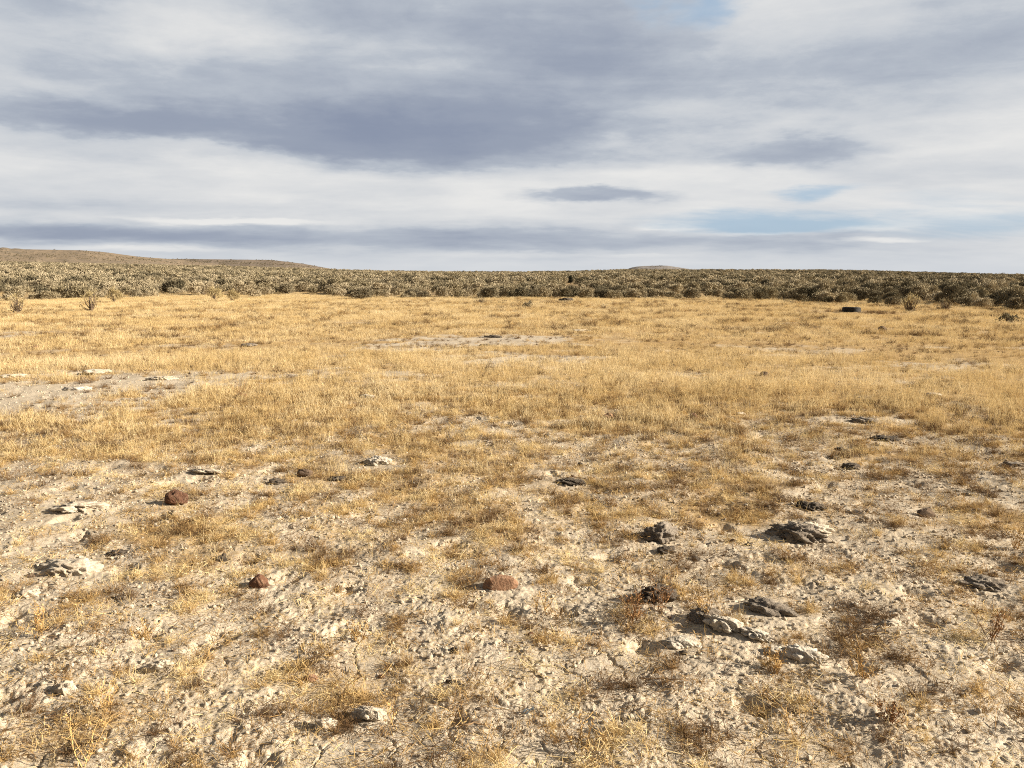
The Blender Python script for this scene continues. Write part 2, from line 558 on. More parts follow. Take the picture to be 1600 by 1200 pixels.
def grid_mesh(name, V, nr, nc, closed, mat, attrs=None):
    """nr x nc vertices -> quads (closed: the last column meets the first)"""
    me = bpy.data.meshes.new(name)
    cc = nc if closed else nc - 1
    i = np.arange(nr - 1)[:, None]; j = np.arange(cc)[None, :]
    a = i * nc + j; b = i * nc + (j + 1) % nc
    q = np.stack([a, b, b + nc, a + nc], -1).reshape(-1, 4)
    me.vertices.add(len(V)); me.vertices.foreach_set('co', V.astype(np.float32).ravel())
    me.loops.add(q.size); me.loops.foreach_set('vertex_index', q.astype(np.int32).ravel())
    me.polygons.add(len(q))
    me.polygons.foreach_set('loop_start', np.arange(0, q.size, 4, dtype=np.int32))
    me.polygons.foreach_set('use_smooth', np.ones(len(q), bool))
    for k, v in (attrs or {}).items():
        at_ = me.attributes.new(k, 'FLOAT', 'POINT')
        at_.data.foreach_set('value', v.astype(np.float32))
    me.update(calc_edges=True)
    me.materials.append(mat)
    o = bpy.data.objects.new(name, me)
    COL.objects.link(o)
    return o


# ------------------------------------------------------------------ ground sheet
EDGE_X = [-700, 0, 100, 200, 330, 420, 600, 740, 850, 1000, 1100, 1250, 1380, 1480, 1600, 2300]
EDGE_Y = [478, 472, 468, 466, 464, 463, 467, 469, 466, 468, 470, 474, 478, 481, 487, 500]
_ed = [at(x, y) for x, y in zip(EDGE_X, EDGE_Y)]
EDGE_AZ = [math.degrees(math.atan2(p[0], p[1])) for p in _ed]
EDGE_R = [math.hypot(*p) for p in _ed]


def edge_r(a):
    return np.interp(a, EDGE_AZ, EDGE_R)


def build_ground():
    azd = np.radians(np.concatenate([np.linspace(-50, 50, 1180), np.linspace(50, 310, 60)[1:-1]]))
    th = np.radians(np.linspace(48, 1.75, 930))
    r1 = EYE / np.tan(th)
    r2 = np.geomspace(r1[-1] * 1.01, 420, 70)
    r3 = np.geomspace(430, 12000, 30)
    r0 = np.linspace(0.02, r1[0] * 0.98, 30)
    rr = np.concatenate([r0, r1, r2, r3])
    A, RR = np.meshgrid(azd, rr)
    x = (RR * np.sin(A)).ravel(); y = (RR * np.cos(A)).ravel()
    z = terrain(x, y)
    near = np.hypot(x, y) < 70
    z[near] += micro(x[near], y[near])
    far = np.hypot(x, y) > 1200
    z[far] = np.minimum(z[far], -9.0)
    cov = np.zeros(len(x))
    fr = near & (y > 0.2)
    cov[fr] = cover(x[fr], y[fr])
    cov[~fr & near] = 0.4
    cov[~near] = 1.0
    a = np.degrees(np.arctan2(x, y)); r = np.hypot(x, y)
    er = edge_r(a)
    sc = sstep(-1.0, 3.0, r - er + 1.5 * fbm(x / 3.0, y / 3.0, 81, 2))
    o = grid_mesh('ground', np.stack([x, y, z], 1), len(rr), len(azd), True, M_GROUND, {'cover': cov, 'scrub': sc})
    tag(o, kind='structure')
    return o


build_ground()


# ------------------------------------------------------------------ far hills
def mat_hill(name, c1, c2, c3, hz):
    m, b, o = material(name)
    pos = b.n('ShaderNodeNewGeometry').outputs['Position']
    n1 = b.noise(pos, 0.012, 5, 0.6)
    n2 = b.noise(pos, 0.16, 4, 0.7)
    n3 = b.noise(b.v('MULTIPLY', pos, (1, 0.35, 1.5)), 0.03, 5, 0.65)
    c = b.mix(b.mr(n1, 0.35, 0.65), c1, c2)
    c = b.mix(b.mr(n2, 0.47, 0.6, 0, 0.85), c, c3)
    c = b.mix(b.mr(n3, 0.5, 0.66, 0, 0.5), c, c3)
    c = b.mix(hz, c, (0.30, 0.28, 0.28))  # distance haze mixed into the hillside colour
    principled(b, o, c, 0.95, bump(b, n2, 0.8, 1.2), 0.05)
    return m


def hill(name, dist, xs, ys, mat, seed, depth=420.0, base=-14.0):
    """a ridge whose crest passes behind the given skyline points"""
    x0, x1 = xs[0], xs[-1]
    n = 360
    px = np.linspace(x0, x1, n)
    py = np.interp(px, xs, ys)
    kk = np.hanning(61); kk /= kk.sum()
    ps = np.convolve(np.pad(py, 30, 'edge'), kk, 'valid')
    V = []
    prof = np.array([-1.0, -0.86, -0.72, -0.58, -0.45, -0.33, -0.22, -0.13, -0.06, 0.0, 0.06, 0.15, 0.35, 0.7, 1.0])
    for t in prof:
        for i in range(n):
            d = ray(px[i], 428.0); d = d / math.hypot(d[0], d[1])
            D = dist + t * depth
            e = ray(px[i], ps[i] + (py[i] - ps[i]) * math.exp(-(t / 0.05) ** 2))
            crest = EYE + e[2] / math.hypot(e[0], e[1]) * dist
            s = (1 - abs(t)) if t < 0 else max(0.0, 1 - abs(t))
            k = s ** 0.85
            z = base + (crest - base) * k
            V.append((d[0] * D, d[1] * D, z))
    V = np.array(V)
    t = np.repeat(prof, n)
    V[:, 2] += fbm(V[:, 0] / 40.0, V[:, 1] / 40.0, seed, 4) * 1.3 * np.where(t == 0, 0.2, np.where(np.abs(t) < 0.1, 0.5, 1.0))
    V[:, 2] += np.abs(fbm(V[:, 0] / 130.0, V[:, 1] / 130.0, seed + 3, 3)) * -4.0 * (t < -0.05) * (t > -0.9)
    o = grid_mesh(name, V, len(prof), n, False, mat)
    tag(o, kind='structure')
    HILL_PTS.append((V.reshape(len(prof), n, 3), dist))
    return o


HILL_PTS = []
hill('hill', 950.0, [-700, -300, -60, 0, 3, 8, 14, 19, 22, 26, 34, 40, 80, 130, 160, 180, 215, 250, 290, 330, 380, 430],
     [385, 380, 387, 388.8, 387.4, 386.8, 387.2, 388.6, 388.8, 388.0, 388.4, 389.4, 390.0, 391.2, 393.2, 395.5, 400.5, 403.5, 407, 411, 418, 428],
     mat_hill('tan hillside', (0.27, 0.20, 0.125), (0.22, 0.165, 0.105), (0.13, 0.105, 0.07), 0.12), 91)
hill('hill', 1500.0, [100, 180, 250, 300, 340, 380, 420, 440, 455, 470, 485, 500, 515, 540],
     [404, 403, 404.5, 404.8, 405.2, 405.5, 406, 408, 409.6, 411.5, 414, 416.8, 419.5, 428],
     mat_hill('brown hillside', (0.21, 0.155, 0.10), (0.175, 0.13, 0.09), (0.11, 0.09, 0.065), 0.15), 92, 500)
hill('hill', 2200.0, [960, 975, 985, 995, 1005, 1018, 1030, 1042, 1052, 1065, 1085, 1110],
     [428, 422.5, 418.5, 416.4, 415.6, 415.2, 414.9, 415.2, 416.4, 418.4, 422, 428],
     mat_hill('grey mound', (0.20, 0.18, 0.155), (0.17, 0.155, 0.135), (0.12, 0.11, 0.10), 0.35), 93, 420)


# ------------------------------------------------------------------ instanced ground cover
def scatter(name, P, rot, scl, idx, tint, variants, label):
    me = bpy.data.meshes.new(name)
    n = len(P)
    me.vertices.add(n); me.vertices.foreach_set('co', np.asarray(P, np.float32).ravel())
    for k, ty, v, fld in (('rot', 'FLOAT_VECTOR', rot, 'vector'), ('scl', 'FLOAT', scl, 'value'), ('tint', 'FLOAT', tint, 'value')):
        a = me.attributes.new(k, ty, 'POINT')
        a.data.foreach_set(fld, np.asarray(v, np.float32).ravel())
    a = me.attributes.new('idx', 'INT', 'POINT')
    a.data.foreach_set('value', np.asarray(idx, np.int32))
    me.update()
    o = bpy.data.objects.new(name, me)
    COL.objects.link(o)
    ng = bpy.data.node_groups.new(name + ' scatter', 'GeometryNodeTree')
    ng.interface.new_socket('Geometry', in_out='INPUT', socket_type='NodeSocketGeometry')
    ng.interface.new_socket('Geometry', in_out='OUTPUT', socket_type='NodeSocketGeometry')
    gi = ng.nodes.new('NodeGroupInput'); go = ng.nodes.new('NodeGroupOutput')
    iop = ng.nodes.new('GeometryNodeInstanceOnPoints')
    join = ng.nodes.new('GeometryNodeJoinGeometry')
    L = ng.links.new
    for v in reversed(variants):      # the join lists its newest link first
        oi = ng.nodes.new('GeometryNodeObjectInfo')
        oi.inputs['Object'].default_value = v
        oi.inputs['As Instance'].default_value = False
        g2i = ng.nodes.new('GeometryNodeGeometryToInstance')
        L(oi.outputs['Geometry'], g2i.inputs[0])
        L(g2i.outputs[0], join.inputs[0])
    def named(k, ty):
        nd = ng.nodes.new('GeometryNodeInputNamedAttribute')
        nd.data_type = ty
        nd.inputs['Name'].default_value = k
        return next(s for s in nd.outputs if s.enabled and s.name == 'Attribute')
    L(gi.outputs[0], iop.inputs['Points'])
    L(join.outputs[0], iop.inputs['Instance'])
    iop.inputs['Pick Instance'].default_value = True
    L(named('idx', 'INT'), iop.inputs['Instance Index'])
    L(named('rot', 'FLOAT_VECTOR'), iop.inputs['Rotation'])
    L(named('scl', 'FLOAT'), iop.inputs['Scale'])
    L(iop.outputs[0], go.inputs[0])
    md = o.modifiers.new('scatter', 'NODES')
    md.node_group = ng
    tag(o, label, None, None, 'stuff')
    return o


class Rib:
    """collects narrow two-sided ribbons along bent stems"""
    def __init__(self):
        self.v = []; self.f = []

    def stem(self, pts, w0, w1, ang=None):
        pts = [Vector(p) for p in pts]
        n = len(pts)
        ang = random.uniform(0, math.pi) if ang is None else ang
        s0 = Vector((math.cos(ang), math.sin(ang), 0.15 * random.uniform(-1, 1)))
        base = len(self.v)
        for i, p in enumerate(pts):
            t = (pts[min(i + 1, n - 1)] - pts[max(i - 1, 0)])
            s = s0 - t * (s0.dot(t) / max(t.length_squared, 1e-9))
            if s.length < 1e-4: s = Vector((0, 0, 1))
            s.normalize()
            w = w0 + (w1 - w0) * i / (n - 1)
            self.v.append(p - s * w / 2); self.v.append(p + s * w / 2)
        for i in range(n - 1):
            a = base + 2 * i
            self.f.append((a, a + 1, a + 3, a + 2))

    def leaf(self, p, d, ln, w, face=None):
        d = d.normalized()
        j = Vector((random.gauss(0, 1), random.gauss(0, 1), random.gauss(0, 1)))
        s = d.cross(j if face is None else face + j * 0.45)
        if s.length < 1e-3: s = Vector((1, 0, 0))
        s.normalize()
        a = len(self.v)
        self.v += [p, p + d * ln * 0.5 + s * w / 2, p + d * ln, p + d * ln * 0.5 - s * w / 2]
        self.f.append((a, a + 1, a + 2, a + 3))

    def hidden(self, name, mat):
        """an unlinked source object for scatter()"""
        me = bpy.data.meshes.new(name)
        me.from_pydata([tuple(q) for q in self.v], [], self.f)
        me.update()
        me.materials.append(mat)
        return bpy.data.objects.new(name, me)

    def obj(self, name, mat, parent=None):
        return link_mesh(name, self.v, self.f, mat, parent)


def walk(p, d, ln, n, bend=0.3, droop=0.0):
    p = Vector(p); d = Vector(d).normalized()
    out = [p.copy()]
    for i in range(n):
        d = d + Vector((random.gauss(0, bend), random.gauss(0, bend), random.gauss(0, bend) - droop)) * 0.5
        d.normalize()
        p = p + d * (ln / n)
        out.append(p.copy())
    return out


def rdir(lo, hi):
    e = R(random.uniform(lo, hi)); a = random.uniform(0, 2 * math.pi)
    return Vector((math.cos(a) * math.cos(e), math.sin(a) * math.cos(e), math.sin(e)))


def tuft_upright(nst, rad, h0, h1, w, heads=True):
    r = Rib()
    for _ in range(nst):
        a = random.uniform(0, 2 * math.pi); q = rad * math.sqrt(random.random())
        p = Vector((q * math.cos(a), q * math.sin(a), -0.01))
        h = random.uniform(h0, h1)
        pts = walk(p, rdir(58, 89), h, 4, 0.22, 0.05)
        r.stem(pts, w, w * 0.5)
        for _k in range(random.randint(1, 3) if heads else 0):
            i = random.randint(1, 4)
            r.stem(walk(pts[i], rdir(15, 75), h * random.uniform(.15, .32), 2, 0.3, 0.1), w * 0.8, w * 0.5)
    return r


def tuft_mat(nst, rad, w):
    """low tangled mat of curly dead stems"""
    r = Rib()
    for _ in range(nst):
        a = random.uniform(0, 2 * math.pi); q = rad * 0.35 * random.random()
        p = Vector((q * math.cos(a), q * math.sin(a), 0.0))
        e = rdir(5, 55)
        pts = walk(p, e, rad * random.uniform(.6, 1.5), 5, 0.55, 0.03)
        for k in pts: k.z = max(k.z, 0.003)
        r.stem(pts, w, w * 0.55)
        for _k in range(2):
            i = random.randint(1, 4)
            r.stem(walk(pts[i], rdir(-10, 70), rad * random.uniform(.15, .45), 3, 0.6), w * 0.75, w * 0.4)
    return r


def tuft_forb(h, w):
    """one to three dead stems with short side twigs"""
    r = Rib()
    for _ in range(random.randint(1, 3)):
        pts = walk((random.gauss(0, .008), random.gauss(0, .008), -0.01), rdir(50, 85), h * random.uniform(.6, 1), 7, 0.28, 0.03)
        r.stem(pts, w, w * 0.5)
        for i in range(2, 8):
            for _k in range(random.randint(0, 2)):
                q = walk(pts[i], rdir(10, 70), h * random.uniform(.12, .3), 3, 0.4)
                r.stem(q, w * 0.7, w * 0.4)
                if random.random() < 0.6:
                    r.leaf(q[-1], rdir(0, 80), 0.006, 0.004)
    return r


def litter_bits(n, rad):
    r = Rib()
    for _ in range(n):
        a = random.uniform(0, 2 * math.pi); q = rad * math.sqrt(random.random())
        p = Vector((q * math.cos(a), q * math.sin(a), random.uniform(0.002, 0.012)))
        pts = walk(p, rdir(-4, 14), random.uniform(.02, .07), 2, 0.3)
        r.stem(pts, 0.0022, 0.0015)
    return r


def polar_points(n, r0, r1, a=44.0):
    rr = np.sqrt(rng.uniform(r0 * r0, r1 * r1, n))
    aa = np.radians(rng.uniform(-a, a, n))
    return rr * np.sin(aa), rr * np.cos(aa)


def rots(n, tilt):
    return np.stack([rng.normal(0, tilt, n), rng.normal(0, tilt, n), rng.uniform(0, 6.283, n)], 1)


OBST = []      # where stones, pats and crust lie: x, y, half width


def clear_of(x, y, thin=0.65):
    """stems do not grow through a stone, and stand thinner just in front of it"""
    k = np.ones(len(x), bool)
    u = rng.random(len(x))
    for (ox, oy, r) in OBST:
        dx = (x - ox) / r; dy = (y - oy) / r
        k &= np.hypot(dx, dy) > 1.0
        k &= ~((np.abs(dx) < 1.15) & (dy < 0) & (dy > -2.6) & (u < thin))
    return k


def build_grass():
    far = [tuft_upright(24, 0.20, 0.04, 0.12, 0.0045).hidden('grass_tuft', M_GOLD) for _ in range(6)]
    mid = [tuft_upright(13, 0.075, 0.04, 0.14, 0.0025).hidden('grass_tuft', M_GOLD) for _ in range(6)]
    near = [tuft_upright(7, 0.035, 0.04, 0.12, 0.0018).hidden('grass_tuft', M_GOLD) for _ in range(6)]
    X, Y, I, S = [], [], [], []
    for (r0, r1, dens, off, s0) in ((2.0, 8.5, 190, 12, 0.8), (6.0, 20.0, 110, 6, 1.0), (16.0, 75.0, 27, 0, 0.85)):
        area = math.radians(88) / 2 * (r1 * r1 - r0 * r0)
        n = int(area * dens)
        x, y = polar_points(n, r0, r1)
        a = np.degrees(np.arctan2(x, y)); r = np.hypot(x, y)
        c = cover(x, y)
        lim = edge_r(a) + 2.0 * perlin(x / 2.0, y / 2.0, 83)
        c = c * (sstep(16, 21, r) if off == 0 else (1 - sstep(15, 20, r)) * (0.5 + 0.5 * sstep(6, 9, r)) if off == 6 else 1.0)
        keep = (rng.random(n) < np.clip(c * 1.25 - 0.18, 0, 1)) & (rng.random(n) < np.exp(-np.maximum(r - lim - 0.8, 0) / (4.0 + 5.0 * sstep(5, 22, a))))
        # grass also creeps between the nearest bushes
        keep &= clear_of(x, y)
        x, y, c = x[keep], y[keep], c[keep]
        X.append(x); Y.append(y)
        I.append(off + rng.integers(0, 6, len(x)))
        tx, ty = at(1330, 487.5)
        S.append(s0 * rng.uniform(0.6, 1.25, len(x)) * (0.65 + 0.45 * c) * (0.35 + 0.65 * sstep(1.2, 2.6, np.hypot((x - tx) * 1.2, (y - ty + 1.2) * .7))))
    x = np.concatenate(X); y = np.concatenate(Y)
    z = ground_z(x, y)
    n = len(x)
    t = 0.68 + 0.30 * fbm(x / 2.2, y / 2.2, 85, 3) + rng.normal(0, 0.13, n) + 0.05
    px, py = to_px(x, y)
    t = t + 0.16 * fbm(x / 0.5, y / 0.5, 90, 2)
    t = t - 0.13 * sstep(950, 1500, px)
    scatter('dry_grass', np.stack([x, y, z], 1), rots(n, 0.10), np.concatenate(S), np.concatenate(I), np.clip(t, 0, 1), far + mid + near,
            'fine golden dry grass spread over the flat field')
    print('grass', n)


def build_weeds():
    mats = [tuft_mat(36, 0.07, 0.0019).hidden('weed_mat', M_WEED) for _ in range(6)]
    forbs = [tuft_forb(0.15, 0.0021).hidden('weed_stem', M_WEED) for _ in range(6)]
    lit = [litter_bits(26, 0.10).hidden('straw_litter', M_WEED) for _ in range(4)]
    stub = []
    for _ in range(4):
        r_ = Rib()
        for _k in range(9):
            a_ = random.uniform(0, 6.283); q_ = 0.03 * math.sqrt(random.random())
            p_ = walk((q_ * math.cos(a_), q_ * math.sin(a_), -.004), rdir(15, 80), random.uniform(.02, .055), 3, .4)
            r_.stem(p_, .0020, .0012)
            r_.stem(walk(p_[2], rdir(0, 70), .018, 2, .5), .0015, .001)
        stub.append(r_.hidden('stubble', M_WEED))
    X, Y, I, S, T = [], [], [], [], []

    def put(dens, r0, r1, f, off, k, s0, s1, t0, ts):
        n = int(math.radians(88) / 2 * (r1 * r1 - r0 * r0) * dens)
        x, y = polar_points(n, r0, r1)
        keep = (rng.random(n) < f(x, y)) & clear_of(x, y)
        x, y = x[keep], y[keep]
        X.append(x); Y.append(y); I.append(off + rng.integers(0, k, len(x)))
        S.append(rng.uniform(s0, s1, len(x)))
        T.append(np.clip(t0 - 0.05 - 0.14 * sstep(800, 1250, to_px(x, y)[0]) + 0.9 * fbm(x / 0.28, y / 0.28, 88, 3) + rng.normal(0, ts, len(x)), 0, 1))
    clump = lambda x, y: sstep(-0.16, 0.34, fbm(x / 0.24, y / 0.24, 86, 3) + 0.5 * (cover(x, y) - 0.35)) * (1 - 0.75 * bare_mask(x, y))
    put(215, 2.0, 6.0, clump, 0, 6, 0.35, 1.0, 0.50, 0.22)
    put(140, 6.0, 11.0, clump, 0, 6, 0.45, 1.1, 0.45, 0.2)
    put(340, 2.0, 7.0, lambda x, y: (0.30 + 0.6 * clump(x, y)) * (1 - 0.6 * bare_mask(x, y)), 16, 4, 0.6, 1.3, 0.46, 0.26)
    put(200, 7.0, 11.5, lambda x, y: (0.30 + 0.6 * clump(x, y)) * (1 - 0.6 * bare_mask(x, y)), 16, 4, 0.8, 1.5, 0.46, 0.26)
    put(20, 2.0, 11.0, lambda x, y: 0.15 + 0.85 * clump(x, y), 6, 6, 0.5, 1.25, 0.60, 0.2)
    put(36, 8.0, 26.0, lambda x, y: 0.10 + 0.80 * sstep(0.0, 0.45, fbm(x / 1.1, y / 0.8, 87, 3)), 0, 6, 0.5, 1.5, 0.12, 0.14)
    put(12, 22.0, 50.0, lambda x, y: 0.9 * sstep(0.05, 0.4, fbm(x / 2.0, y / 2.0, 87, 3)), 0, 6, 1.4, 2.8, 0.16, 0.12)
    put(240, 2.0, 9.0, lambda x, y: 0.35 + 0.65 * clump(x, y), 12, 4, 0.6, 1.2, 0.55, 0.25)
    x = np.concatenate(X); y = np.concatenate(Y); n = len(x)
    scatter('dead_weeds', np.stack([x, y, ground_z(x, y)], 1), rots(n, 0.12), np.concatenate(S), np.concatenate(I), np.concatenate(T), mats + forbs + lit + stub,
            'low tangled dead weeds and straw matted over the pale soil')
    print('weeds', n)


def lump_data(seed, size, rough=0.25, sub=3, facet=0.0, flat=0.0, freq=1.0, crev=0.0):
    """an irregular closed lump: displaced icosphere (numpy verts, faces)"""
    bm = bmesh.new()
    bmesh.ops.create_icosphere(bm, subdivisions=sub, radius=1.0)
    bm.verts.ensure_lookup_table()
    V = np.array([v.co[:] for v in bm.verts]); Fc = [tuple(v.index for v in f.verts) for f in bm.faces]
    bm.free()
    rs = np.random.default_rng(seed)
    o = rs.uniform(0, 50, 3)
    n = perlin(V[:, 0] * 1.1 * freq + o[0] + V[:, 2] * 0.7, V[:, 1] * 1.1 * freq + o[1] + V[:, 2] * 0.9, seed)
    n2 = perlin(V[:, 0] * 3.2 * freq + o[1] + V[:, 2] * 2.1, V[:, 1] * 3.2 * freq + o[2] - V[:, 2] * 1.7, seed + 1)
    n3 = perlin(V[:, 0] * 8 * freq + o[2] + V[:, 2] * 5, V[:, 1] * 8 * freq + o[0] - V[:, 2] * 4, seed + 2)
    k = 1 + rough * (1.0 * n + 0.5 * n2 + 0.28 * n3)
    k = k - crev * np.clip(1 - np.abs(n2) * 5, 0, 1) - crev * 0.7 * np.clip(1 - np.abs(n3) * 4, 0, 1)
    V = V * k[:, None]
    if facet > 0:      # cut with random planes for broken stone faces
        for _ in range(9):
            d = rs.normal(0, 1, 3); d /= np.linalg.norm(d)
            lim = rs.uniform(0.62, 0.9)
            h = V @ d
            V = V - np.clip(h - lim, 0, None)[:, None] * d[None, :] * facet
    if flat > 0:
        V[:, 2] = np.sign(V[:, 2]) * np.abs(V[:, 2]) ** (1 - flat * 0.4)
    return V * np.array(size), Fc


def build_crumbs():
    vs = []
    for i in range(6):
        V, Fc = lump_data(300 + i, (1, 1, 0.7), 0.35, 2, 0.6)
        me = bpy.data.meshes.new('soil_crumb')
        me.from_pydata([tuple(q) for q in V], [], Fc); me.update(); me.materials.append(M_CRUMB)
        vs.append(bpy.data.objects.new('soil_crumb', me))
    n = 100000
    x, y = polar_points(n, 1.9, 15.0)
    r = np.hypot(x, y)
    f = np.clip(0.9 - 0.6 * cover(x, y), 0, 1) * (0.35 + 0.65 * sstep(-0.1, 0.4, fbm(x / 0.5, y / 0.5, 89, 2)))
    keep = rng.random(n) < f * (1 - 0.75 * sstep(7, 11, r))
    x, y = x[keep], y[keep]; n = len(x)
    r = np.hypot(x, y)
    s = 0.0035 + 0.009 * rng.random(n) ** 4.0 + 0.0006 * np.minimum(r, 6)
    scatter('soil_crumbs', np.stack([x, y, ground_z(x, y) + s * 0.25], 1), rots(n, 0.6), s, rng.integers(0, 6, n), rng.random(n), vs,
            'small crumbs of dry pale soil strewn over the bare ground')


def build_dark_bits():
    vs = []
    for i in range(5):
        V, Fc = lump_data(340 + i, (1, .8, .5), 0.5, 2, 0.4, 0, 1.5, .1)
        me = bpy.data.meshes.new('dark_crumb')
        me.from_pydata([tuple(q) for q in V], [], Fc); me.update(); me.materials.append(M_DUNG_D if i % 2 else M_ROCK_BROWN)
        vs.append(bpy.data.objects.new('dark_crumb', me))
    n = 2600
    x, y = polar_points(n, 2.0, 24)
    keep = rng.random(n) < sstep(-0.05, 0.5, fbm(x / 1.6, y / 1.2, 77, 2)) * 0.8
    x, y = x[keep], y[keep]; n = len(x)
    s = 0.010 + 0.030 * rng.random(n) ** 3
    scatter('dung_crumbs', np.stack([x, y, ground_z(x, y) + s * .15], 1), rots(n, .3), s, rng.integers(0, 5, n), rng.random(n), vs,
            'small dark crumbs of broken dung and stone strewn over the field')


build_dark_bits()
build_crumbs()


# ------------------------------------------------------------------ stones, dung and crust, each its own thing
def lump(name, px, py, wpx, hr, dr, mat, label, cat, seed, rough=0.25, facet=0.0, yaw=None, tilt=(0, 0), sink=0.3, group=None, sub=4, flat=0.0, freq=1.0, crev=0.0, bits=0):
    """a lump WPX photo pixels wide whose foot is seen at (px, py); hr, dr = height and depth over width"""
    x, y = at(px, py)
    dist = math.sqrt(x * x + y * y + EYE * EYE)
    w = wpx / 1232.0 * dist
    size = (w / 2, w * dr / 2, w * hr / 2)
    y += size[1] * 0.6
    OBST.append((x, y, size[0]))
    V, Fc = lump_data(seed, size, rough, sub, facet, flat, freq, crev)
    rs = np.random.default_rng(seed + 5000)
    for q in range(bits):      # crumbled edge of the same pat or crust
        a_ = rs.uniform(0, 6.283); f_ = rs.uniform(.10, .30)
        v2, f2 = lump_data(seed + 40 + q, (size[0] * f_, size[0] * f_ * .8, size[2] * f_ * 1.6), .3, 2, .5)
        e_ = rs.uniform(.75, 1.12)
        v2 = v2 + np.array([size[0] * e_ * math.cos(a_), size[1] * e_ * math.sin(a_), -size[2] * .35])
        k_ = len(V)
        V = np.concatenate([V, v2]); Fc = Fc + [tuple(k_ + i for i in f) for f in f2]
    o = link_mesh(name, V, Fc, mat, None, facet < 0.5)
    z = float(ground_z(np.array(x), np.array(y)))
    o.location = (x, y, z + size[2] * (1 - 2 * sink))
    o.rotation_euler = (tilt[0], tilt[1], yaw if yaw is not None else random.uniform(-.4, .4))
    tag(o, label, cat, group)
    return o


def rock(px, py, w, hr, dr, mat, label, seed, **k):
    return lump('rock', px, py, w, hr, dr, mat, label, 'rock', seed, rough=k.pop('rough', .22), facet=k.pop('facet', 0.85), sub=k.pop('sub', 4), **k)


rock(272, 793, 38, .62, .7, M_ROCK_RED, 'dark rust-red rock on the bare pale soil, left side of the field', 401, rough=.3, facet=.6, sink=.18)
rock(783, 924, 56, .5, .6, M_ROCK_TAN, 'reddish tan angular rock, largest stone on the open ground, in low weeds', 402, yaw=-.15)
rock(403, 922, 26, .95, .8, M_ROCK_RED, 'small upright brown rock with a white pebble beside it', 403)
rock(421, 917, 15, .6, .8, M_CRUST, 'white pebble beside the small upright brown rock', 404)
rock(475, 743, 26, .6, .7, M_ROCK_BROWN, 'dusky brown rock half buried in dry grass beside a small dark hollow', 405)
rock(1450, 808, 24, .62, .8, M_ROCK_BROWN, 'blunt dark brown rock alone on the pale slope of soil', 406)
rock(1380, 516, 13, .55, .8, M_ROCK_BROWN, 'dark rounded rock in golden grass, nearest stone to the tyre', 407, facet=.4)
rock(1195, 588, 12, .8, .8, M_ROCK_BROWN, 'little dark stone standing in mid-field golden grass', 408)
rock(52, 544, 12, .5, .8, M_ROCK_RED, 'small reddish stone by the bare streak near the left edge', 409)
rock(375, 622, 16, .7, .8, M_ROCK_RED, 'rust-brown stone in grass just past the bare strip', 410)
rock(1158, 647, 15, .45, .8, M_CRUST, 'small whitish stone with a dark underside in mid-field grass', 411)
rock(950, 653, 16, .7, .8, M_ROCK_TAN, 'small tan stone at the edge of the thinning grass', 412)
rock(485, 1063, 20, .5, .8, M_ROCK_TAN, 'pinkish pebble on smooth bare soil in the foreground', 413)
rock(595, 1053, 10, .6, .8, M_ROCK_TAN, 'tiny orange-red pebble on the foreground soil', 414)
rock(829, 992, 11, .7, .8, M_ROCK_RED, 'tiny deep red pebble below the reddish tan rock', 415)
rock(1083, 656, 14, .8, .8, M_ROCK_RED, 'dull reddish lump standing in for a plant among rusty weeds mid-field', 416)  # stone-shaped lump used in place of a dark reddish plant
rock(1460, 620, 20, .3, .8, M_CRUST, 'flat pale stone in the grass on the right', 417, facet=.4)
rock(1333, 480, 0.1, .5, .8, M_ROCK_BROWN, 'x', 418) if False else None


def dung(px, py, w, hr, dr, mat, label, seed, **k):
    return lump('cow_pat', px, py, w, hr, dr, mat, label, 'cow pat', seed, rough=k.pop('rough', .42), sub=5 if w > 35 else 4, freq=k.pop('freq', 1.6), crev=k.pop('crev', .09), bits=k.pop('bits', 6), **k)


dung(1036, 845, 50, .62, .7, M_DUNG, 'grey dried cow pat standing on edge with a deep shadow under it', 501, tilt=(.5, 0), sink=.2)
dung(1250, 843, 66, .40, .6, M_DUNG, 'broad dark broken cow pat on pale soil, largest on the right', 502, yaw=-.35, rough=.5, freq=2.0, bits=10)
dung(1268, 829, 66, .22, .6, M_CRUST, 'pale crust flake lying against the broad dark cow pat', 503, yaw=-.3)
dung(893, 758, 42, .22, .6, M_DUNG_D, 'flat blackish cow pat in dry grass, centre of the field', 504, yaw=-.2)
dung(1030, 944, 56, .5, .6, M_DUNG_D, 'black crumbling lump hidden behind brown upright weeds', 505)  # low black lump with crumbled edges
dung(1102, 974, 42, .6, .7, M_DUNG, 'grey knobbly cow pat above the pale crust ridge', 506)
dung(1066, 1012, 52, .34, .55, M_DUNG_W, 'flat oval grey cow pat with a rippled top', 507, rough=.22)
dung(1206, 962, 66, .34, .6, M_DUNG, 'dark-edged grey cow pat up the slope from the pale ridge', 508, yaw=-.4)
dung(1542, 920, 52, .3, .6, M_DUNG, 'black lumpy cow pat among amber weeds near the right edge', 509)
dung(1331, 733, 24, .4, .8, M_DUNG_D, 'small dark oval cow pat standing in thin grass', 510)
dung(1387, 689, 44, .18, .6, M_DUNG_D, 'thin black flaky cow pat on the sparse right slope', 511)
dung(1352, 662, 34, .28, .6, M_DUNG, 'grey cow pat with a pale rim where grass thins out', 512)
dung(1270, 799, 36, .32, .7, M_DUNG_D, 'dark low cow pat just above the broad broken one', 513)
dung(1588, 730, 26, .28, .7, M_DUNG, 'dark cow pat cut by the right edge of the field', 514)
dung(770, 527, 30, .16, .7, M_DUNG_D, 'flat dark cow pat on the far bare patch', 515)
dung(757, 541, 18, .2, .7, M_DUNG_D, 'small dark flake below the flat cow pat on the far bare patch', 516)
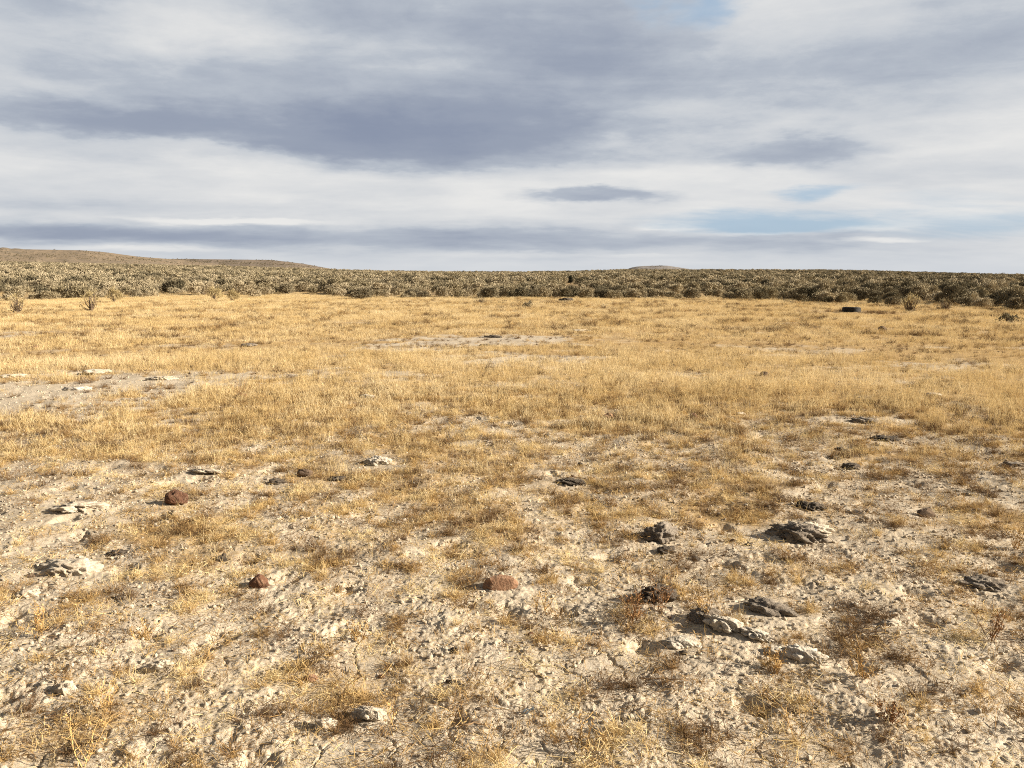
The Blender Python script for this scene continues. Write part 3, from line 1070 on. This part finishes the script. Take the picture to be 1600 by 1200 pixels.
dung(387, 541, 24, .2, .7, M_DUNG, 'thin brown cow pat in far golden grass on the left', 517)
dung(1042, 864, 30, .3, .7, M_DUNG_D, 'small black cow pat directly below the upright grey one', 518)
dung(430, 755, 24, .4, .8, M_DUNG_D, 'black crumb of dung left of the dusky brown rock', 519)
dung(527, 749, 26, .3, .8, M_DUNG_D, 'small black lump standing in for a hollow right of the dusky brown rock', 520)  # black lump in place of a shaded hollow
dung(181, 865, 26, .25, .8, M_DUNG_D, 'thin black lump standing in for a hole, on bare soil above a pale hump', 521)  # dark colour here replaces the shade inside a hole
dung(1315, 705, 16, .5, .8, M_DUNG_D, 'small black dung lump left of the thin flaky cow pat', 522)
dung(885, 470, 22, .3, .8, M_DUNG_D, 'dark brown heap at the foot of the sagebrush, mid-field', 523)


def crust(px, py, w, hr, dr, mat, label, seed, **k):
    return lump('soil_crust', px, py, w, hr, dr, mat, label, 'soil crust', seed, rough=k.pop('rough', .42), sub=5 if w > 35 else 4, freq=k.pop('freq', 1.9), flat=k.pop('flat', .6), crev=k.pop('crev', .07), bits=k.pop('bits', 5), **k)


crust(1135, 992, 50, .40, .6, M_DUNG_W, 'long pale crust ridge with a black gap beneath it', 601, yaw=-.35, tilt=(-.2, .12), sink=.2, rough=.5, freq=2.0, bits=8)
crust(1183, 1003, 40, .30, .7, M_DUNG_W, 'middle hump of pale crust between the long ridge and the knobbly grey one', 621, yaw=-.4, tilt=(-.2, .1), sink=.22, rough=.5, freq=2.0, bits=8)
crust(1258, 1035, 56, .36, .6, M_DUNG_W, 'bright white crust lump at the lower end of the pale ridge', 602, yaw=-.5, sink=.2)
crust(1212, 1026, 26, .5, .7, M_DUNG_W, 'knobbly grey crust joining the long ridge and the white lump', 603, sink=.2)
crust(120, 802, 58, .20, .7, M_CRUST, 'raised pale crust slab casting a long shadow, left bare ground', 604, tilt=(-.1, .05), sink=.28)
crust(146, 584, 34, .22, .6, M_DUNG_W, 'flat white slab at the far side of the left bare strip', 605, sink=.25)
crust(118, 611, 34, .22, .6, M_DUNG_W, 'white crumbly slab lying on the left bare strip', 606, sink=.3)
crust(250, 594, 36, .2, .6, M_CRUST, 'low pale crust on the bare strip right of the white slabs', 607)
crust(590, 728, 38, .36, .7, M_DUNG_W, 'white lumpy crust in golden grass left of centre', 608)
crust(320, 745, 46, .12, .5, M_CRUST, 'thin white ledge of crust over a dark crack', 609, tilt=(-.2, 0), sink=.15)
crust(100, 898, 84, .28, .6, M_CRUST, 'wide pale hump of soil beside dark weeds, left foreground', 610, sink=.52)
crust(240, 1056, 46, .26, .5, M_CRUST, 'thin raised soil chip throwing a long shadow, left foreground', 611, tilt=(-.35, -.45), sink=.0, rough=.25)
crust(508, 1136, 30, .6, .7, M_CRUST, 'pale crust chip with a ragged dark underside, front of the field', 612, sink=.15, tilt=(-.2, .1))
crust(578, 1122, 44, .4, .6, M_CRUST, 'angular pale crust plate tipped up beside a dead weed', 613, tilt=(-.35, .15), sink=.15, rough=.28)
crust(40, 934, 28, .4, .7, M_CRUST, 'small pale clod close to the left border', 614)
crust(98, 1090, 24, .8, .8, M_CRUST, 'knobbly white clod beside a bent dry weed, left corner', 615)
crust(205, 1180, 30, .5, .8, M_CRUST, 'pale clod at the bottom of the slope, lower left', 616)
crust(15, 590, 30, .16, .6, M_CRUST, 'thin pale crust at the grass edge of the left strip', 617)
crust(573, 622, 24, .24, .6, M_DUNG_W, 'small white crust showing through mid-field grass', 618)
crust(905, 517, 30, .12, .6, M_CRUST, 'low pale crust right of the far bare patch', 619)
crust(1395, 983, 26, .4, .6, M_CRUST, 'pale clod on the open soil right of the crust ridge', 620)


# ------------------------------------------------------------------ (hill scrub is placed after the shrubs are defined)
# ------------------------------------------------------------------ tyre, plastic scrap, sticks
def build_tyre():
    x, y = at(1330, 487.5)
    dist = math.hypot(x, y)
    Rr = 25.0 / 1232 * dist / 2
    W = 0.235
    root = bpy.data.objects.new('tyre', None)
    COL.objects.link(root)
    root.location = (x, y, float(ground_z(np.array(x), np.array(y))) - 0.02)
    root.rotation_euler = (R(-1.5), R(2.0), 0.3)
    tag(root, 'old black tyre lying flat in the golden grass', 'tyre')
    M_RUB = mat_plain('weathered rubber', (0.022, 0.021, 0.020), 0.6, 0.6, 14)
    N = 64

    def lathe(name, prof, close):
        V, Fc = [], []
        for i in range(N):
            a = 2 * math.pi * i / N
            for (rr, z) in prof: V.append((rr * math.cos(a), rr * math.sin(a), z))
        k = len(prof)
        for i in range(N):
            for j in range(k if close else k - 1):
                a = i * k + j; b2 = i * k + (j + 1) % k
                c = ((i + 1) % N) * k + (j + 1) % k; d = ((i + 1) % N) * k + j
                Fc.append((a, d, c, b2))
        return link_mesh(name, V, Fc, M_RUB, root, True)
    ri = Rr * 0.60
    body = [(ri, .02), (ri + .02, .0), (Rr * .86, .006), (Rr * .95, .03), (Rr * .965, W * .5), (Rr * .95, W - .03), (Rr * .86, W - .006), (ri + .02, W), (ri, W - .02),
            (ri + .012, W - .035), (Rr * .80, W - .03), (Rr * .90, W * .7), (Rr * .90, W * .3), (Rr * .80, .03), (ri + .012, .035)]
    lathe('sidewall', body, True)
    # tread: blocks round the outside, one mesh
    V, Fc = [], []
    for row, (z0, z1) in enumerate(((.024, .075), (.082, .148), (.155, W - .024))):
        for i in range(44):
            a0 = 2 * math.pi * (i + .5 * (row % 2)) / 44; a1 = a0 + 2 * math.pi / 44 * .78
            sh = 0.03
            b0 = len(V)
            for rr in (Rr * .94, Rr):
                for (aa, zz) in ((a0, z0), (a1, z0), (a1 + sh, z1), (a0 + sh, z1)):
                    V.append((rr * math.cos(aa), rr * math.sin(aa), zz))
            for f in ((4, 5, 6, 7), (0, 1, 5, 4), (1, 2, 6, 5), (2, 3, 7, 6), (3, 0, 4, 7)):
                Fc.append(tuple(b0 + q for q in f))
    link_mesh('tread', V, Fc, M_RUB, root)


build_tyre()


def build_scrap():
    x, y = at(825, 1112)
    V, Fc = [], []
    n, m_ = 9, 4
    for i in range(n):
        for j in range(m_):
            u = i / (n - 1) - .5; v = j / (m_ - 1) - .5
            V.append((u * .055, v * .018 * (1 - abs(u)), .007 * math.sin(u * 9 + j) + .006))
    for i in range(n - 1):
        for j in range(m_ - 1):
            a = i * m_ + j
            Fc.append((a, a + m_, a + m_ + 1, a + 1))
    k = len(V)
    V += [(p[0], p[1], p[2] - .0015) for p in V]
    Fc += [tuple(k + q for q in reversed(f)) for f in Fc]
    o = link_mesh('plastic_scrap', V, Fc, mat_plain('faded blue plastic', (0.20, 0.245, 0.275), 0.5, 0.2), None, True)
    o.location = (x, y, float(ground_z(np.array(x), np.array(y))) + .008)
    o.rotation_euler = (0.1, -.1, .55)
    tag(o, 'faded blue scrap of plastic on the pale foreground soil', 'plastic scrap')


build_scrap()


def tube_mesh(pts, r0, r1, sides=6):
    V, Fc = [], []
    n = len(pts)
    for i, p in enumerate(pts):
        t = (pts[min(i + 1, n - 1)] - pts[max(i - 1, 0)]).normalized()
        s = t.orthogonal().normalized(); u = t.cross(s)
        r = r0 + (r1 - r0) * i / (n - 1)
        for k in range(sides):
            a = 2 * math.pi * k / sides
            V.append(p + s * r * math.cos(a) + u * r * math.sin(a))
    for i in range(n - 1):
        for k in range(sides):
            a = i * sides + k; b2 = i * sides + (k + 1) % sides
            Fc.append((a, b2, b2 + sides, a + sides))
    Fc.append(tuple(range(sides - 1, -1, -1))); Fc.append(tuple((n - 1) * sides + k for k in range(sides)))
    return V, Fc


def stick(pa, pb, rad, label, lift=0.012):
    (x0, y0), (x1, y1) = at(*pa), at(*pb)
    pts = []
    for i in range(9):
        t = i / 8
        x = x0 + (x1 - x0) * t + random.gauss(0, .004); y = y0 + (y1 - y0) * t + random.gauss(0, .004)
        pts.append(Vector((x, y, 0)))
    zs = ground_z(np.array([p.x for p in pts]), np.array([p.y for p in pts]))
    zs = np.convolve(np.pad(zs, 2, 'edge'), np.ones(5) / 5, 'valid')
    c = Vector((x0, y0, 0))
    for p, z in zip(pts, zs): p.z = z + lift
    pts = [p - c for p in pts]
    V, Fc = tube_mesh(pts, rad, rad * .6)
    o = link_mesh('stick', V, Fc, M_TWIG2, None, True)
    o.location = c
    tag(o, label, 'stick')


M_TWIG2 = mat_plain('dry twig', (0.30, 0.20, 0.11), 0.9, 0.3)
stick((718, 1141), (768, 1141), .004, 'thin brown stick lying across the foreground soil', .014)
stick((1000, 1060), (1075, 1071), .0035, 'pale straw-coloured stick on soil beneath the pale ridge', .014)
stick((1475, 745), (1465, 741), .004, 'short pale curved twig on the right slope', .02)


# ------------------------------------------------------------------ foreground weeds that stand out, each its own thing
M_WEED_ONE = mat_plain('single dead weed', (0.46, 0.30, 0.12), 0.9, 0.35, 18)
M_WEED_RED = mat_plain('rusty dead weed', (0.27, 0.145, 0.06), 0.9, 0.35, 18)


def weed(px, py, h, n, mat, label, lean=(0, 0)):
    x, y = at(px, py)
    r = Rib()
    for _ in range(n):
        d = rdir(48, 86) + Vector((lean[0], lean[1], 0))
        pts = walk((random.gauss(0, .012), random.gauss(0, .012), -.01), d, h * random.uniform(.6, 1.0), 9, 0.22, 0.02)
        r.stem(pts, .0034, .0016); r.stem(pts, .0034, .0016)
        for i in range(2, 10):
            for _k in range(random.randint(0, 3)):
                q = walk(pts[i], rdir(10, 75), h * random.uniform(.08, .24), 3, 0.4)
                r.stem(q, .0022, .0012)
                for _l in range(2):
                    r.leaf(q[random.randint(1, 3)], rdir(-20, 80), .010, .005)
    o = r.obj('dead_weed', mat)
    o.location = (x, y, float(ground_z(np.array(x), np.array(y))))
    tag(o, label, 'weed')


for args in (
        (905, 1178, .20, 5, M_WEED_ONE, 'tall branching dead weed at the front of the field, nearest the middle'),
        (1248, 1150, .22, 4, M_WEED_ONE, 'thin golden weed with bent stems, front right'),
        (612, 1130, .16, 3, M_WEED_ONE, 'forked dry weed standing behind the tipped crust plate'),
        (1100, 970, .20, 9, M_WEED_ONE, 'bushy amber weed just left of the grey knobbly cow pat'),
        (985, 975, .24, 8, M_WEED_RED, 'dark rusty upright weed in front of the black crumbling lump'),
        (1030, 962, .24, 9, M_WEED_RED, 'dense brown weed right in front of the black crumbling lump'),
        (1345, 1062, .13, 8, M_WEED_ONE, 'low amber weed on open soil right of the white crust lump'),
        (1385, 1135, .10, 12, M_WEED_RED, 'rusty cushion of dead weed on bare soil, lower right'),
        (1210, 1050, .12, 10, M_WEED_ONE, 'golden weed tuft below the white crust lump'),
        (60, 1000, .18, 8, M_WEED_ONE, 'leaning golden weed clump at the left border'),
        (228, 998, .14, 7, M_WEED_ONE, 'small upright weed above the raised soil chip'),
        (165, 1120, .14, 6, M_WEED_ONE, 'curled yellow weed beside the knobbly white clod'),
        (560, 1000, .12, 9, M_WEED_ONE, 'low straw weed on pale soil left of the reddish tan rock'),
        (1545, 1010, .18, 7, M_WEED_RED, 'amber weed under the black lumpy cow pat, right border'),
        (845, 955, .16, 4, M_WEED_ONE, 'slender pale weed to the right of the reddish tan rock'),
        (125, 1195, .18, 4, M_WEED_ONE, 'bent dry weed in the lower left corner'),
        (375, 625, .30, 7, M_WEED_RED, 'rusty dead weed beside the rust-brown stone'),
        (1588, 860, .16, 8, M_WEED_ONE, 'orange tuft of weed on the right slope above the black cow pat')):
    weed(*args)


# ------------------------------------------------------------------ sagebrush
def shrub_meshes(seed, rad, hgt, tips, leaves, leaf_len, leaf_w, mat, stem_n=12, up=0.8, lobes=5, thin=0.0):
    """crown mesh and stem mesh of one shrub, base at the origin"""
    random.seed(seed)
    cr = Rib(); sv, sf = [], []
    L = []
    for i in range(lobes):
        a = random.uniform(0, 2 * math.pi); q = rad * random.uniform(0.15, 0.62)
        L.append((Vector((q * math.cos(a), q * math.sin(a), 0)), rad * random.uniform(.38, .62), hgt * random.uniform(.7, 1.05)))
    ends = []
    for i in range(tips):
        c, lr, lh = random.choice(L)
        e = R(random.uniform(-8, 88)); a = random.uniform(0, 2 * math.pi)
        k = random.uniform(0.84, 1.05) if random.random() < .8 else random.uniform(1.02, 1.28)
        p = Vector((c.x + lr * k * math.cos(e) * math.cos(a), c.y + lr * k * math.cos(e) * math.sin(a), lh * (0.30 + 0.70 * math.sin(max(e, -.1)) * k)))
        ends.append(p)
        fo = (p - Vector((c.x, c.y, lh * 0.25))).normalized()
        out = Vector((p.x, p.y, 0))
        if out.length > 1e-3: out.normalize()
        for _ in range(leaves):
            d = Vector((random.gauss(0, .42), random.gauss(0, .42), up)) + out * 0.45
            q = p + Vector((random.gauss(0, .05), random.gauss(0, .05), random.gauss(0, .05))) * (rad / 0.6)
            cr.leaf(q, d, leaf_len * random.uniform(.6, 1.3), leaf_w * random.uniform(.7, 1.3), fo)
    for i in range(stem_n):
        e = random.choice(ends)
        b0 = Vector((random.gauss(0, .05), random.gauss(0, .05), -0.05))
        m1 = Vector((e.x * .45 + random.gauss(0, .05), e.y * .45 + random.gauss(0, .05), e.z * random.uniform(.3, .5)))
        pts = [b0, m1 * .5 + Vector((random.gauss(0, .02), random.gauss(0, .02), 0)), m1, m1.lerp(e, .6) + Vector((random.gauss(0, .03), random.gauss(0, .03), 0)), e]
        V, Fc = tube_mesh(pts, random.uniform(.014, .026), .005, 5)
        k = len(sv); sv += V; sf += [tuple(k + q for q in f) for f in Fc]
    me = bpy.data.meshes.new('crown'); me.from_pydata([tuple(q) for q in cr.v], [], cr.f); me.update(); me.materials.append(mat)
    ms = bpy.data.meshes.new('stems'); ms.from_pydata([tuple(q) for q in sv], [], sf); ms.update(); ms.materials.append(M_TWIG)
    return me, ms


def shrub_at(name, x, y, s, rz, pair, label, cat, group=None, sz=1.0):
    r = bpy.data.objects.new(name, None)
    COL.objects.link(r)
    r.empty_display_size = 0.2
    r.location = (x, y, float(terrain(np.array(x), np.array(y))))
    r.rotation_euler = (0, 0, rz)
    r.scale = (s, s, s * sz)
    for nm, me in zip(('crown', 'stems'), pair):
        o = bpy.data.objects.new(nm, me)
        COL.objects.link(o)
        o.parent = r
    tag(r, label, cat, group)
    return r


SAGE = [shrub_meshes(700 + i, 0.62, 0.55, 230, 18, 0.085, 0.028, M_SAGE, lobes=4 + i % 3) for i in range(5)] + \
       [shrub_meshes(720 + i, 0.60, 0.52, 230, 18, 0.08, 0.028, M_SAGE_D, lobes=4) for i in range(3)]
RABBIT = shrub_meshes(740, 0.5, 0.78, 90, 10, 0.17, 0.022, M_RABBIT, 14, 1.3, 4)
TWIGGY = shrub_meshes(741, 0.45, 0.80, 34, 7, 0.16, 0.020, M_RABBIT, 40, 1.2, 4)
LOWTWIG = shrub_meshes(742, 0.5, 0.42, 26, 5, 0.12, 0.018, M_SAGE, 46, 0.9, 4)
GREYLOW = shrub_meshes(743, 0.5, 0.36, 70, 9, 0.10, 0.026, M_SAGE_D, 14, 0.9, 4)
JUN = shrub_meshes(744, 0.42, 1.5, 150, 12, 0.12, 0.06, M_DARK, 10, 1.0, 3)
random.seed(5)


def at_far(px, py):
    """the nearest ground on the rise that shows at a point of the photograph"""
    d = ray(px, py); d = d / math.hypot(d[0], d[1])
    for r_ in np.arange(40, 260, 0.5):
        if EYE + d[2] * r_ <= float(terrain(np.array(d[0] * r_), np.array(d[1] * r_))):
            return d[0] * r_, d[1] * r_
    print('no ground', px, py)
    return d[0] * 120, d[1] * 120


def special(name, px, py, wpx, pair, base_w, label, cat='shrub', sz=1.0):
    x, y = at_far(px, py) if py < 450 else at(px, py)
    w = wpx / 1232.0 * math.hypot(x, y)
    return shrub_at(name, x, y, w / base_w, random.uniform(0, 6), pair, label, cat, None, sz)


special('twiggy_shrub', 26, 489, 30, TWIGGY, 1.0, 'brown twiggy shrub with yellow tips standing out in the grass near the left border', sz=.9)
special('twiggy_shrub', 142, 486, 30, TWIGGY, 1.0, 'twiggy shrub with pale yellow upright branches alone in grass, left', sz=1.0)
special('rabbitbrush', 178, 473, 24, RABBIT, 1.0, 'yellowish rabbitbrush just behind the lone twiggy shrub')
special('rabbitbrush', 336, 469, 27, RABBIT, 1.0, 'pale yellow rabbitbrush at the grass edge, left one of a pair', sz=.8)
special('rabbitbrush', 363, 471, 22, RABBIT, 1.0, 'yellow-green rabbitbrush at the grass edge, right one of a pair', sz=.9)
special('low_shrub', 750, 474, 28, LOWTWIG, 1.0, 'low brown twiggy shrub at the grass edge, centre of the field', sz=.8)
special('low_shrub', 826, 481, 17, GREYLOW, 1.0, 'small olive shrub on its own in far golden grass, centre', sz=1.5)
special('low_shrub', 944, 482, 16, LOWTWIG, 1.0, 'tiny sprig of brown shrub in far grass, right of the olive one', sz=1.0)
special('twiggy_shrub', 1423, 488, 34, TWIGGY, 1.0, 'spiky brown shrub with long bare twigs right of the tyre', sz=.8)
special('low_shrub', 1578, 505, 30, GREYLOW, 1.0, 'low grey-green shrub in the grass near the right border')
special('twiggy_shrub', 1475, 484, 26, LOWTWIG, 1.0, 'brushy tan shrub between the spiky one and the right border', sz=1.4)
special('dark_shrub', 892, 444, 8, JUN, .8, 'upright blackish shrub standing alone above the sagebrush', sz=.85)


def build_sage():
    cell = 1.14
    g = np.arange(-260, 260, cell)
    gx, gy = np.meshgrid(g, np.arange(20, 340, cell))
    x = (gx + rng.uniform(-.42, .42, gx.shape) * cell).ravel(); y = (gy + rng.uniform(-.42, .42, gx.shape) * cell).ravel()
    r = np.hypot(x, y); a = np.degrees(np.arctan2(x, y))
    er = edge_r(a) + 1.1 * perlin(x / 3.0, y / 3.0, 95)
    d = r - er
    dens = 0.72 - 0.22 * (1 - sstep(4, 25, d)) - 0.12 * sstep(4, 20, a) + 0.7 * fbm(x / 8.0, y / 8.0, 96, 3)
    keep = ((d > 0.6) | ((d > -3.5) & (rng.random(len(x)) < 0.07))) & (np.abs(a) < 42) & (r < 318) & (rng.random(len(x)) < np.clip(dens, .22, .95))
    keep &= ~((d < 3.0) & (rng.random(len(x)) < 0.25))
    keep &= np.hypot(x - at_far(892, 444)[0], y - at_far(892, 444)[1]) > 1.4
    jx, jy = at_far(892, 444)      # a small clearing in front of the dark upright shrub
    keep &= ~((np.abs(a - math.degrees(math.atan2(jx, jy))) < 0.75) & (r > 57) & (r < math.hypot(jx, jy)))
    x, y, r, a, d = x[keep], y[keep], r[keep], a[keep], d[keep]
    n = len(x)
    dark_p = np.clip(0.26 + 0.30 * sstep(8, 30, a) + 0.25 * fbm(x / 7, y / 7, 97, 2) + 0.12 * sstep(120, 260, r), 0.05, .9)  # more dark leaves to the right: the bushes' shaded sides put into colour
    var = np.where(rng.random(n) < dark_p, 5 + rng.integers(0, 3, n), rng.integers(0, 5, n))
    s = np.clip(0.98 * np.exp(rng.normal(0, 0.32, n)), .42, 1.55) * (0.85 + 0.15 * sstep(0, 6, d))
    inview = np.abs(a) < 34.2
    order = np.argsort(np.where(inview, r - 0.0 * d, 1e9) / s)
    # the largest in the picture: nearest to their own stretch of edge
    score = np.where(inview, r / s + 0.6 * np.maximum(d - 6, 0), 1e9)
    pick = np.argsort(score)[:290]
    sel = np.zeros(n, bool); sel[pick] = True
    land = [(-33.5, 'the left border'), (azel(142, 470)[0], 'the lone twiggy shrub'), (azel(350, 470)[0], 'the pair of yellow rabbitbrushes'), (azel(560, 470)[0], None),
            (azel(750, 470)[0], 'the low brown shrub'), (azel(892, 443)[0], 'the upright blackish shrub'), (azel(1330, 480)[0], 'the tyre'), (azel(1423, 480)[0], 'the spiky brown shrub'), (33.5, 'the right border')]
    land = [q for q in land if q[1]]
    # front row: no other bush nearer at about the same bearing
    ids = np.where(sel)[0]
    front = []
    for i in ids:
        half = math.degrees(0.55 / r[i])
        blk = np.any((np.abs(a - a[i]) < half * 1.3) & (r < r[i] - 0.35))
        if not blk: front.append(i)
    front = sorted(front, key=lambda i: a[i])
    fset = set(front)
    cnt = {}
    ordw = ['first', 'second', 'third', 'fourth', 'fifth', 'sixth', 'seventh', 'eighth', 'ninth', 'tenth', 'eleventh', 'twelfth', 'thirteenth', 'fourteenth', 'fifteenth', 'sixteenth']
    lab = {}
    by = {}
    for i in front:
        j = min(range(len(land)), key=lambda k: abs(land[k][0] - a[i]))
        by.setdefault((j, a[i] >= land[j][0]), []).append(i)
    for (j, right), L in by.items():
        L.sort(key=lambda i: abs(a[i] - land[j][0]))
        for k, i in enumerate(L):
            look = 'dusky grey-green' if var[i] >= 5 else ('large pale grey-green' if s[i] > 1.05 else 'pale grey-green')
            side = 'right' if right else 'left'
            lab[i] = f'{look} front-row sagebrush, {ordw[min(k, 15)]} bush {side} of {land[j][1]}'
    for i in ids:
        if i in fset:
            label = lab[i]; grp = 'front row of sagebrush along the grass'
        else:
            j = min(range(len(land)), key=lambda k: abs(land[k][0] - a[i]))
            tone = 'dusky' if var[i] >= 5 else 'pale'
            label = f'{tone} sagebrush behind the front row, nearest to {land[j][1]}'
            grp = f'{tone} sagebrush crowded behind the front row near {land[j][1]}'
        shrub_at('sagebrush', x[i], y[i], s[i], rng.uniform(0, 6.28), SAGE[var[i]], label, 'sagebrush', grp, rng.uniform(.72, 1.12))
    # the rest: one mass reaching to the crest
    rest = ~sel
    lod = []
    for i in range(8):
        dark = i >= 5
        me, ms = shrub_meshes(760 + i, 0.62, 0.53, 130, 10, 0.12, 0.047, M_SAGE_D if dark else M_SAGE, 8, lobes=5)
        lod.append(bpy.data.objects.new('sage_bush', me))
    xr, yr = x[rest], y[rest]; m = len(xr)
    rot = np.stack([np.zeros(m), np.zeros(m), rng.uniform(0, 6.283, m)], 1)
    scatter('sagebrush_stand', np.stack([xr, yr, terrain(xr, yr)], 1), rot, s[rest], var[rest], rng.random(m), lod,
            'unbroken mass of grey-green sagebrush reaching back to the skyline')
    print('sage', n, 'front', len(front))


build_sage()


def build_hill_scrub():
    """far bushes as dark dots on the slopes facing the camera"""
    P = []; S = []
    for G, dist in HILL_PTS:
        m = 9000 if dist < 1200 else 7000 if dist < 2000 else 1500
        i = rng.uniform(2.5, 9.0, m); j = rng.uniform(0, G.shape[1] - 1.01, m)
        i0 = i.astype(int); j0 = j.astype(int); u = (i - i0)[:, None]; v = (j - j0)[:, None]
        p = G[i0, j0] * (1 - u) * (1 - v) + G[i0 + 1, j0] * u * (1 - v) + G[i0, j0 + 1] * (1 - u) * v + G[i0 + 1, j0 + 1] * u * v
        k = rng.random(m) < np.clip(0.45 + 1.1 * fbm(p[:, 0] / 60, p[:, 1] / 60, 99, 3), .05, 1)
        P.append(p[k]); S.append(np.exp(rng.normal(0, .35, k.sum())) * (0.65 if dist < 1200 else 0.95))
    P = np.concatenate(P); S = np.concatenate(S); m = len(P)
    src = []
    for i in range(3):
        me, ms = shrub_meshes(780 + i, 0.62, 0.7, 40, 5, 0.24, 0.10, M_SAGE_D, 4, lobes=3)
        src.append(bpy.data.objects.new('scrub_bush', me))
    rot = np.stack([np.zeros(m), np.zeros(m), rng.uniform(0, 6.283, m)], 1)
    scatter('hill_scrub', P, rot, S, rng.integers(0, 3, m), rng.random(m), src, 'dark dots of scrub scattered over the far hillsides')


build_hill_scrub()


build_grass()
build_weeds()
